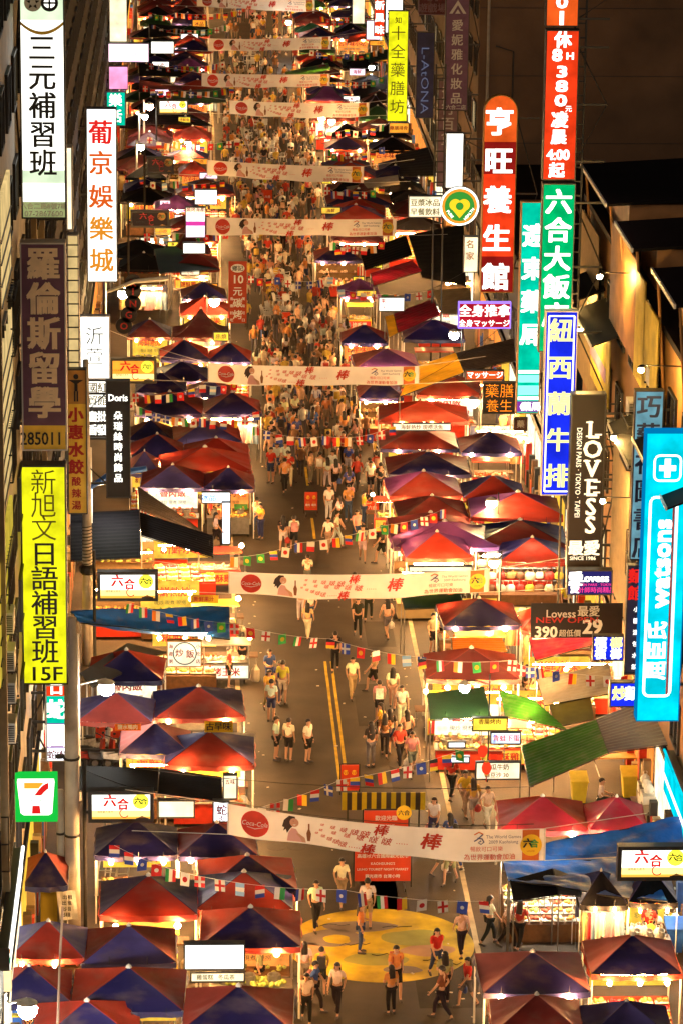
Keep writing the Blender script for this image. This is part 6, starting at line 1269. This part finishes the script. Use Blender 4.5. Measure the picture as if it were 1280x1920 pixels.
# the rest of the far crowd, too many to tell apart
cm = [M('crowd_'+n, c, .8, nz=(6, .3)) for n, c in dict(white=(.74, .70, .62), cream=(.70, .60, .42), peach=(.70, .42, .26), red=(.48, .05, .03), orange=(.6, .24, .06), brown=(.2, .1, .05), yellow=(.62, .42, .07), dark=(.05, .04, .035)).items()]
lm = [M('crowd_dark'), M('crowd_legs', (.10, .09, .11), .8), M('crowd_khaki', (.34, .25, .15), .8)]
rf = random.Random(91); mb = MB(); placed = []
for (ya, yb, xa, xb, n) in [(0, 180, 400, 585, 62), (180, 330, 415, 635, 66), (330, 470, 435, 605, 56), (470, 620, 455, 620, 44), (620, 760, 475, 665, 40), (760, 920, 500, 715, 36)]:
    for _ in range(n):
        for tr in range(14):
            g = G(rf.uniform(xa, xb), rf.uniform(ya, yb))
            if 2.0 < g.x < 9.2 and all((g.x-a)**2+(g.y-b)**2 > .28 for a, b in placed+PPOS): break
        else: continue
        placed.append((g.x, g.y)); x, y, h = g.x, g.y, rf.uniform(.92, 1.05); a = rf.choice([0, 3.14, 0, 3.14, 1.57])+rf.uniform(-.5, .5); sh = rf.choice(cm); lg = rf.choice(lm); st_ = rf.uniform(.05, .3)
        co, si = math.cos(a), math.sin(a); W_ = lambda u, v, z: (x+u*co-v*si, y+u*si+v*co, z*h)
        mb.lathe((x, y, 0), [(.11, .86*h), (.15, .95*h), (.135, 1.1*h), (.17, 1.34*h), (.12, 1.43*h), (.05, 1.46*h)], sh, 8, 1, .8)
        for s in (-1, 1):
            mb.tube([W_(s*.09, 0, .9), W_(s*.1, -s*st_*.6, .48), W_(s*.1, -s*st_+.03, .06), W_(s*.1, -s*st_-.13, .03)], [.09, .062, .045, .035], lg, 6)
            mb.tube([W_(s*.18, 0, 1.38), W_(s*.23, s*st_*.5, 1.12)], [.06, .05], sh, 6); mb.tube([W_(s*.23, s*st_*.5, 1.13), W_(s*.21, s*st_*.6-.12, .92), W_(s*.2, s*st_*.6-.16, .82)], [.04, .032, .03], skin, 6)
        mb.tube([W_(0, 0, 1.43), W_(0, 0, 1.52)], .05, skin, 6); c = W_(0, -.02, 1.585); mb.ball(c, .092, skin, 8, .115); c = W_(0, .02, 1.62); mb.ball(c, .105, hairm, 8, .10)
        if rf.random() < .3: mb.box(W_(0, .19, 1.2), (.28, .14, .36), rf.choice(cm), a)
tag(mb.build('crowd', smooth=True), 'rest of the dense crowd filling the far half of the street', 'crowd', kind='stuff')

# ---------------------------------------------------------------- things by the kerb
for i, (px, py, rz) in enumerate([(168, 1432, 1.9), (188, 1436, 2.1), (210, 1440, 1.8), (232, 1438, 2.0), (178, 1412, 1.9)]):
    g = G(px, py); o = dup(SCOOTER, tuple(g), rz, label='motor scooter parked by the pinkish canopy, %s in its row' % ORD[i], colors={'fairing': rnd.choice([(.05, .05, .06), (.4, .4, .4), (.35, .03, .02)])})
def wheelie(px, py, col, label):
    g = G(px, py); t = thing('waste_bin', label, 'bin', tuple(g)); mb = MB(); mb.add([(g.x+a*w_, g.y+b*d_, z) for z, w_, d_ in ((.1, .22, .25), (.95, .29, .36)) for a, b in ((-1, -1), (1, -1), (1, 1), (-1, 1))], [(3, 2, 1, 0), (4, 5, 6, 7), (0, 1, 5, 4), (1, 2, 6, 5), (2, 3, 7, 6), (3, 0, 4, 7)], col); mb.build('bin_body', t)
    mb = MB(); mb.add([(g.x-.31, g.y-.4, .96), (g.x+.31, g.y-.4, .96), (g.x+.31, g.y+.38, 1.1), (g.x-.31, g.y+.38, 1.1), (g.x-.31, g.y-.4, .91), (g.x+.31, g.y-.4, .91), (g.x+.31, g.y+.38, .95), (g.x-.31, g.y+.38, .95)], [(0, 1, 2, 3), (0, 4, 5, 1), (1, 5, 6, 2), (2, 6, 7, 3), (3, 7, 4, 0)], col); mb.build('lid', t)
    for x in (-.2, .2): mb = MB(); mb.tube([(g.x+x-.03, g.y+.25, .1), (g.x+x+.03, g.y+.25, .1)], .1, black, 10); mb.build('wheel', t)
wheelie(1083, 1506, ybin, 'yellow wheeled bin in front of the green corrugated awning'); wheelie(1178, 1496, ybin, 'yellow wheeled bin under the sorting tables, farther from the road'); wheelie(452, 985, greenp, 'green wheeled bin beside the upright white lit box')
wheelie(1262, 1786, bluep, 'blue wheeled bin beside the eating tables'); wheelie(420, 935, greenp, 'second green bin, behind the upright lit box')
def table(label, px, py, wd, dp, mat, h=.75):
    g = G(px, py); t = thing('folding_table', label, 'table', tuple(g)); mb = MB(); mb.bb((g.x-wd/2, g.y-dp/2, h-.04), (g.x+wd/2, g.y+dp/2, h), mat); mb.build('tabletop', t)
    for x in (-1, 1):
        for y in (-1, 1): mb = MB(); mb.tube([(g.x+x*wd*.42, g.y+y*dp*.4, h-.04), (g.x+x*wd*.3, g.y-y*dp*.4, 0)], .02, steel, 5); mb.build('leg', t)
    return g
def item(kind, label, p, col, s=1.0, cat=None, group=None):
    mb = MB()
    if kind == 'crate':
        mb.box((p[0], p[1], p[2]+.02), (.5*s, .36*s, .04), col)
        for dx, dy, wx, wy in ((-.24, 0, .02, .36), (.24, 0, .02, .36), (0, -.17, .46, .02), (0, .17, .46, .02)): mb.box((p[0]+dx*s, p[1]+dy*s, p[2]+.17), (wx*s, wy*s, .26), col)
        mb.box((p[0]-.05, p[1], p[2]+.12), (.3*s, .26*s, .15), cream)
    elif kind == 'carrier_bag':
        mb.lathe(p, [(.10*s, 0), (.19*s, .05*s), (.20*s, .2*s), (.13*s, .32*s), (.05*s, .38*s)], col, 9, 1, .8)
        for a_ in (-1, 1): mb.tube([(p[0]+a_*.05*s, p[1], p[2]+.36*s), (p[0]+a_*.07*s, p[1], p[2]+.48*s), (p[0]+a_*.02*s, p[1], p[2]+.5*s)], .012, col, 4)
    elif kind == 'handbag':
        mb.lathe(p, [(.15*s, -.32*s), (.20*s, -.29*s), (.19*s, -.1*s), (.13*s, -.02*s)], col, 10, 1, .45); mb.tube([(p[0]-.11*s, p[1], p[2]-.04*s), (p[0]-.08*s, p[1], p[2]+.14*s), (p[0]+.08*s, p[1], p[2]+.14*s), (p[0]+.11*s, p[1], p[2]-.04*s)], .014, col, 5)
    elif kind == 'bowl': mb.lathe(p, [(.07*s, 0), (.15*s, .08*s), (.16*s, .1*s), (.14*s, .09*s), (.05*s, .03*s)], col, 12)
    elif kind == 'cardboard_box':
        mb.box((p[0], p[1], p[2]+.2*s), (.55*s, .45*s, .4*s), col); mb.box((p[0], p[1]-.0, p[2]+.402*s), (.07, .452*s, .006), cream)
        for sx_ in (-1, 1): mb.box((p[0]+sx_*.14*s, p[1], p[2]+.41*s), (.26*s, .44*s, .01), col)
    o = mb.build(kind, loc=p, smooth=kind in ('carrier_bag', 'handbag', 'bowl')); tag(o, label, cat or kind.replace('_', ' '), group); return o
g = table('orange topped folding table under the end of the green awning', 1150, 1450, 1.9, .9, M('orange_top', (.6, .3, .06), .5, nz=(3, .2)))
g = table('steel folding table stacked with pale crates by the cyan fascia', 1225, 1545, 1.5, 1.8, steel, .7)
for k in range(4):
    for l_ in range(2): item('crate', 'pale plastic crate on the steel table, %s from the road edge, %s layer' % (ORD[k], ('lower', 'upper')[l_]), (g.x-.3+.02*l_, g.y-.6+k*.42, .7+l_*.31), whitep if (k+l_) % 3 else greya)
for k in range(3): item('carrier_bag', 'white carrier bag on the crates by the cyan fascia, %s along' % ORD[k], (g.x-.3, g.y-.5+k*.5, 1.34), whitep, .9)
table('dark folding table with red cloth piled against the far shop wall', 1225, 1440, 1.8, .8, maroon)
# the lit fruit counter under the blue tarpaulin, and the eating tables beside it
g = G(1040, 1768); t = thing('fruit_counter', 'long overexposed fruit counter under the black stall roofs', 'fruit counter', (g.x, g.y, 0)); fx, fy = g.x, g.y+.4
mb = MB(); mb.bb((fx-1.55, fy-.35, 0), (fx+1.0, fy-.3, .62), wood); mb.add([(fx-1.6, fy-.4, .64), (fx+1.05, fy-.4, .64), (fx+1.05, fy+1.5, 1.25), (fx-1.6, fy+1.5, 1.25), (fx-1.6, fy+1.5, 0), (fx+1.05, fy+1.5, 0), (fx-1.6, fy-.4, 0), (fx+1.05, fy-.4, 0)], [(0, 1, 2, 3), (3, 2, 5, 4), (0, 3, 4, 6), (1, 7, 5, 2)], wood); mb.build('display_table', t)
rf = random.Random(8)
for r_ in range(5):
    for c_ in range(7):
        x, y = fx-1.42+c_*.38, fy-.22+r_*.36; z = .66+(y-fy+.4)*.321; mb = MB(); mb.bb((x-.17, y-.15, z), (x+.17, y+.15, z+.03), whitep)
        for _ in range(8): mb.ball((x+rf.uniform(-.12, .12), y+rf.uniform(-.1, .1), z+.08), rf.uniform(.045, .07), goodsm, 6, k=4)
        mb.build('fruit_tray', t, smooth=True).color = (*rf.choice([(.7, .5, .1), (.6, .1, .04), (.4, .5, .1), (.75, .65, .35), (.65, .3, .05)]), 1)
lamp_tube(t, 0, 0, 0, 0) if 0 else None
mb = MB()
for yy in (.0, .9): mb.tube([(fx-1.5, fy+yy, 2.12), (fx+.9, fy+yy, 2.12)], .045, M('fruit_tube', emit=(1, .86, .6), es=190), 6)
mb.build('lamp_tube', t)
mb = MB()
for k in range(9): mb.bb((fx-1.55+k*.3, fy-.42, 1.95), (fx-1.29+k*.3, fy-.38, 2.18), M('price_red', (.6, .04, .02), .6) if k % 2 else whitep)
mb.build('price_flag_row', t)
for i, (px, py) in enumerate([(1150, 1772), (1205, 1792), (1240, 1770)]):
    g = table('steel eating table with white bags beside the fruit counter, %s from the counter' % ORD[i], px, py, 1.2, .7, steel)
    for k in range(5): item('carrier_bag', 'white bag heaped on the %s eating table from the fruit counter' % ORD[i], (g.x-.4+k*.2, g.y+rf.uniform(-.2, .2), .75), whitep if k != 3 else ybin, rf.uniform(.7, 1), group='bags on eating table '+ORD[i])
    for k in range(3): dup(STOOL, (g.x-.5+k*.5, g.y-.7, 0), 0, label='stool at the %s eating table from the fruit counter' % ORD[i], group='stools at eating table '+ORD[i]).color = (*rf.choice([(.5, .04, .03), (.7, .65, .5), (.05, .1, .4)]), 1)
lt = G(1205, 1782); t = thing('hanging_lamp', 'hanging tube lamp over the eating tables under the black canopies', 'lamp', (lt.x, lt.y, 2.0)); mb = MB(); mb.tube([(lt.x-1.2, lt.y, 2.06), (lt.x+.9, lt.y, 2.06)], .04, MATS['fruit_tube'], 6); mb.build('lamp_tube', t); mb = MB(); mb.bb((lt.x-1.25, lt.y-.06, 2.10), (lt.x+.95, lt.y+.06, 2.14), whitem); mb.build('fitting', t)
# handbags on the lit rack under the red canopies
g = G(985, 1135); t = thing('handbag_rack', 'lit steel rack for handbags beneath the red canopies', 'rack', (g.x, g.y+.6, 0)); bx, by = g.x, g.y+.6
mb = MB()
for z in (.9, 1.45, 2.0): mb.tube([(bx-2.0, by, z), (bx+1.5, by, z)], .02, steel, 5)
for x in (-2.0, -.25, 1.5): mb.tube([(bx+x, by, 0), (bx+x, by, 2.1)], .025, steel, 5)
mb.build('rail', t); mb = MB(); mb.tube([(bx-1.9, by-.8, 2.25), (bx+1.4, by-.8, 2.25)], .045, MATS['fruit_tube'], 6); mb.build('lamp_tube', t); mb = MB(); mb.bb((bx-2.0, by-.75, .05), (bx+1.5, by-.25, .5), wood); mb.build('low_shelf', t)
bagm = [M('bag_'+n, c, .5, nz=(4, .2)) for n, c in dict(cream=(.7, .6, .4), yellow=(.75, .5, .06), tan=(.45, .24, .08), white=(.78, .72, .6), brown=(.2, .09, .04), red=(.5, .05, .03)).items()]
for r_, z in enumerate((1.98, 1.43, .88)):
    for k in range(9): item('handbag', 'handbag hanging on the %s rail of the lit handbag rack' % ('top', 'middle', 'lowest')[r_], (bx-1.85+k*.41, by-.02, z-.12), bagm[(k*2+r_+(k//3)) % 6], rf.uniform(.9, 1.15), group='handbags on the %s rail' % ('top', 'middle', 'lowest')[r_])
# boxes, bins near the concrete poles
g = G(92, 1725); item('cardboard_box', 'upper cardboard box on the yellow cabinet beside the concrete post', (g.x+.15, g.y, 1.1), card, 1.5)
t = thing('yellow_cabinet', 'yellow cabinet under the cardboard box by the concrete post', 'cabinet', (g.x, g.y, 0)); mb = MB(); mb.bb((g.x-.25, g.y-.3, .05), (g.x+.6, g.y+.4, 1.09), ybin); mb.build('cabinet_body', t); mb = MB(); mb.bb((g.x-.22, g.y-.315, .1), (g.x+.17, g.y-.3, 1.04), M('cabinet_door', (.66, .5, .06), .4)); mb.bb((g.x+.19, g.y-.315, .1), (g.x+.57, g.y-.3, 1.04), MATS['cabinet_door']); mb.build('door', t)
for i, (px, py) in enumerate([(190, 1680), (205, 1665), (225, 1668)]):
    g = G(px, py); t = thing('step_ladder', 'leaning metal ladder among poles by the concrete pole, %s from the pole' % ORD[i], 'ladder', tuple(g)); mb = MB()
    for dx in (-.2, .2): mb.tube([(g.x+dx, g.y, 0), (g.x+dx+.35, g.y+.7, 2.3)], .025, steel, 5)
    mb.build('rail', t); mb = MB()
    for k in range(7): u = (k+.6)/7.4; mb.tube([(g.x-.2+.35*u, g.y+.7*u, 2.3*u), (g.x+.2+.35*u, g.y+.7*u, 2.3*u)], .018, steel, 5)
    mb.build('rung', t)
g = P(130, 1700, G(138, 1741).y-.35); t = thing('paper_notice', 'crumpled white paper notice tied to the concrete pole', 'notice', tuple(g)); mb = MB(); mb.grid(lambda u, v: (g.x+lerp(-.3, .3, u)-.1*v, g.y-.04*math.sin(7*u+5*v), g.z+lerp(-.45, .55, v)), 6, 8, whitep); mb.build('paper', t)
mb = MB()
for k in range(4): mb.text('出租', g.x-.05-.02*k, g.y-.06, g.z+.35-.2*k, .16, ink, .02)
mb.build('lettering', t)

for o in PROTOS:
    for c in list(o.children_recursive): bpy.data.objects.remove(c)
    bpy.data.objects.remove(o)
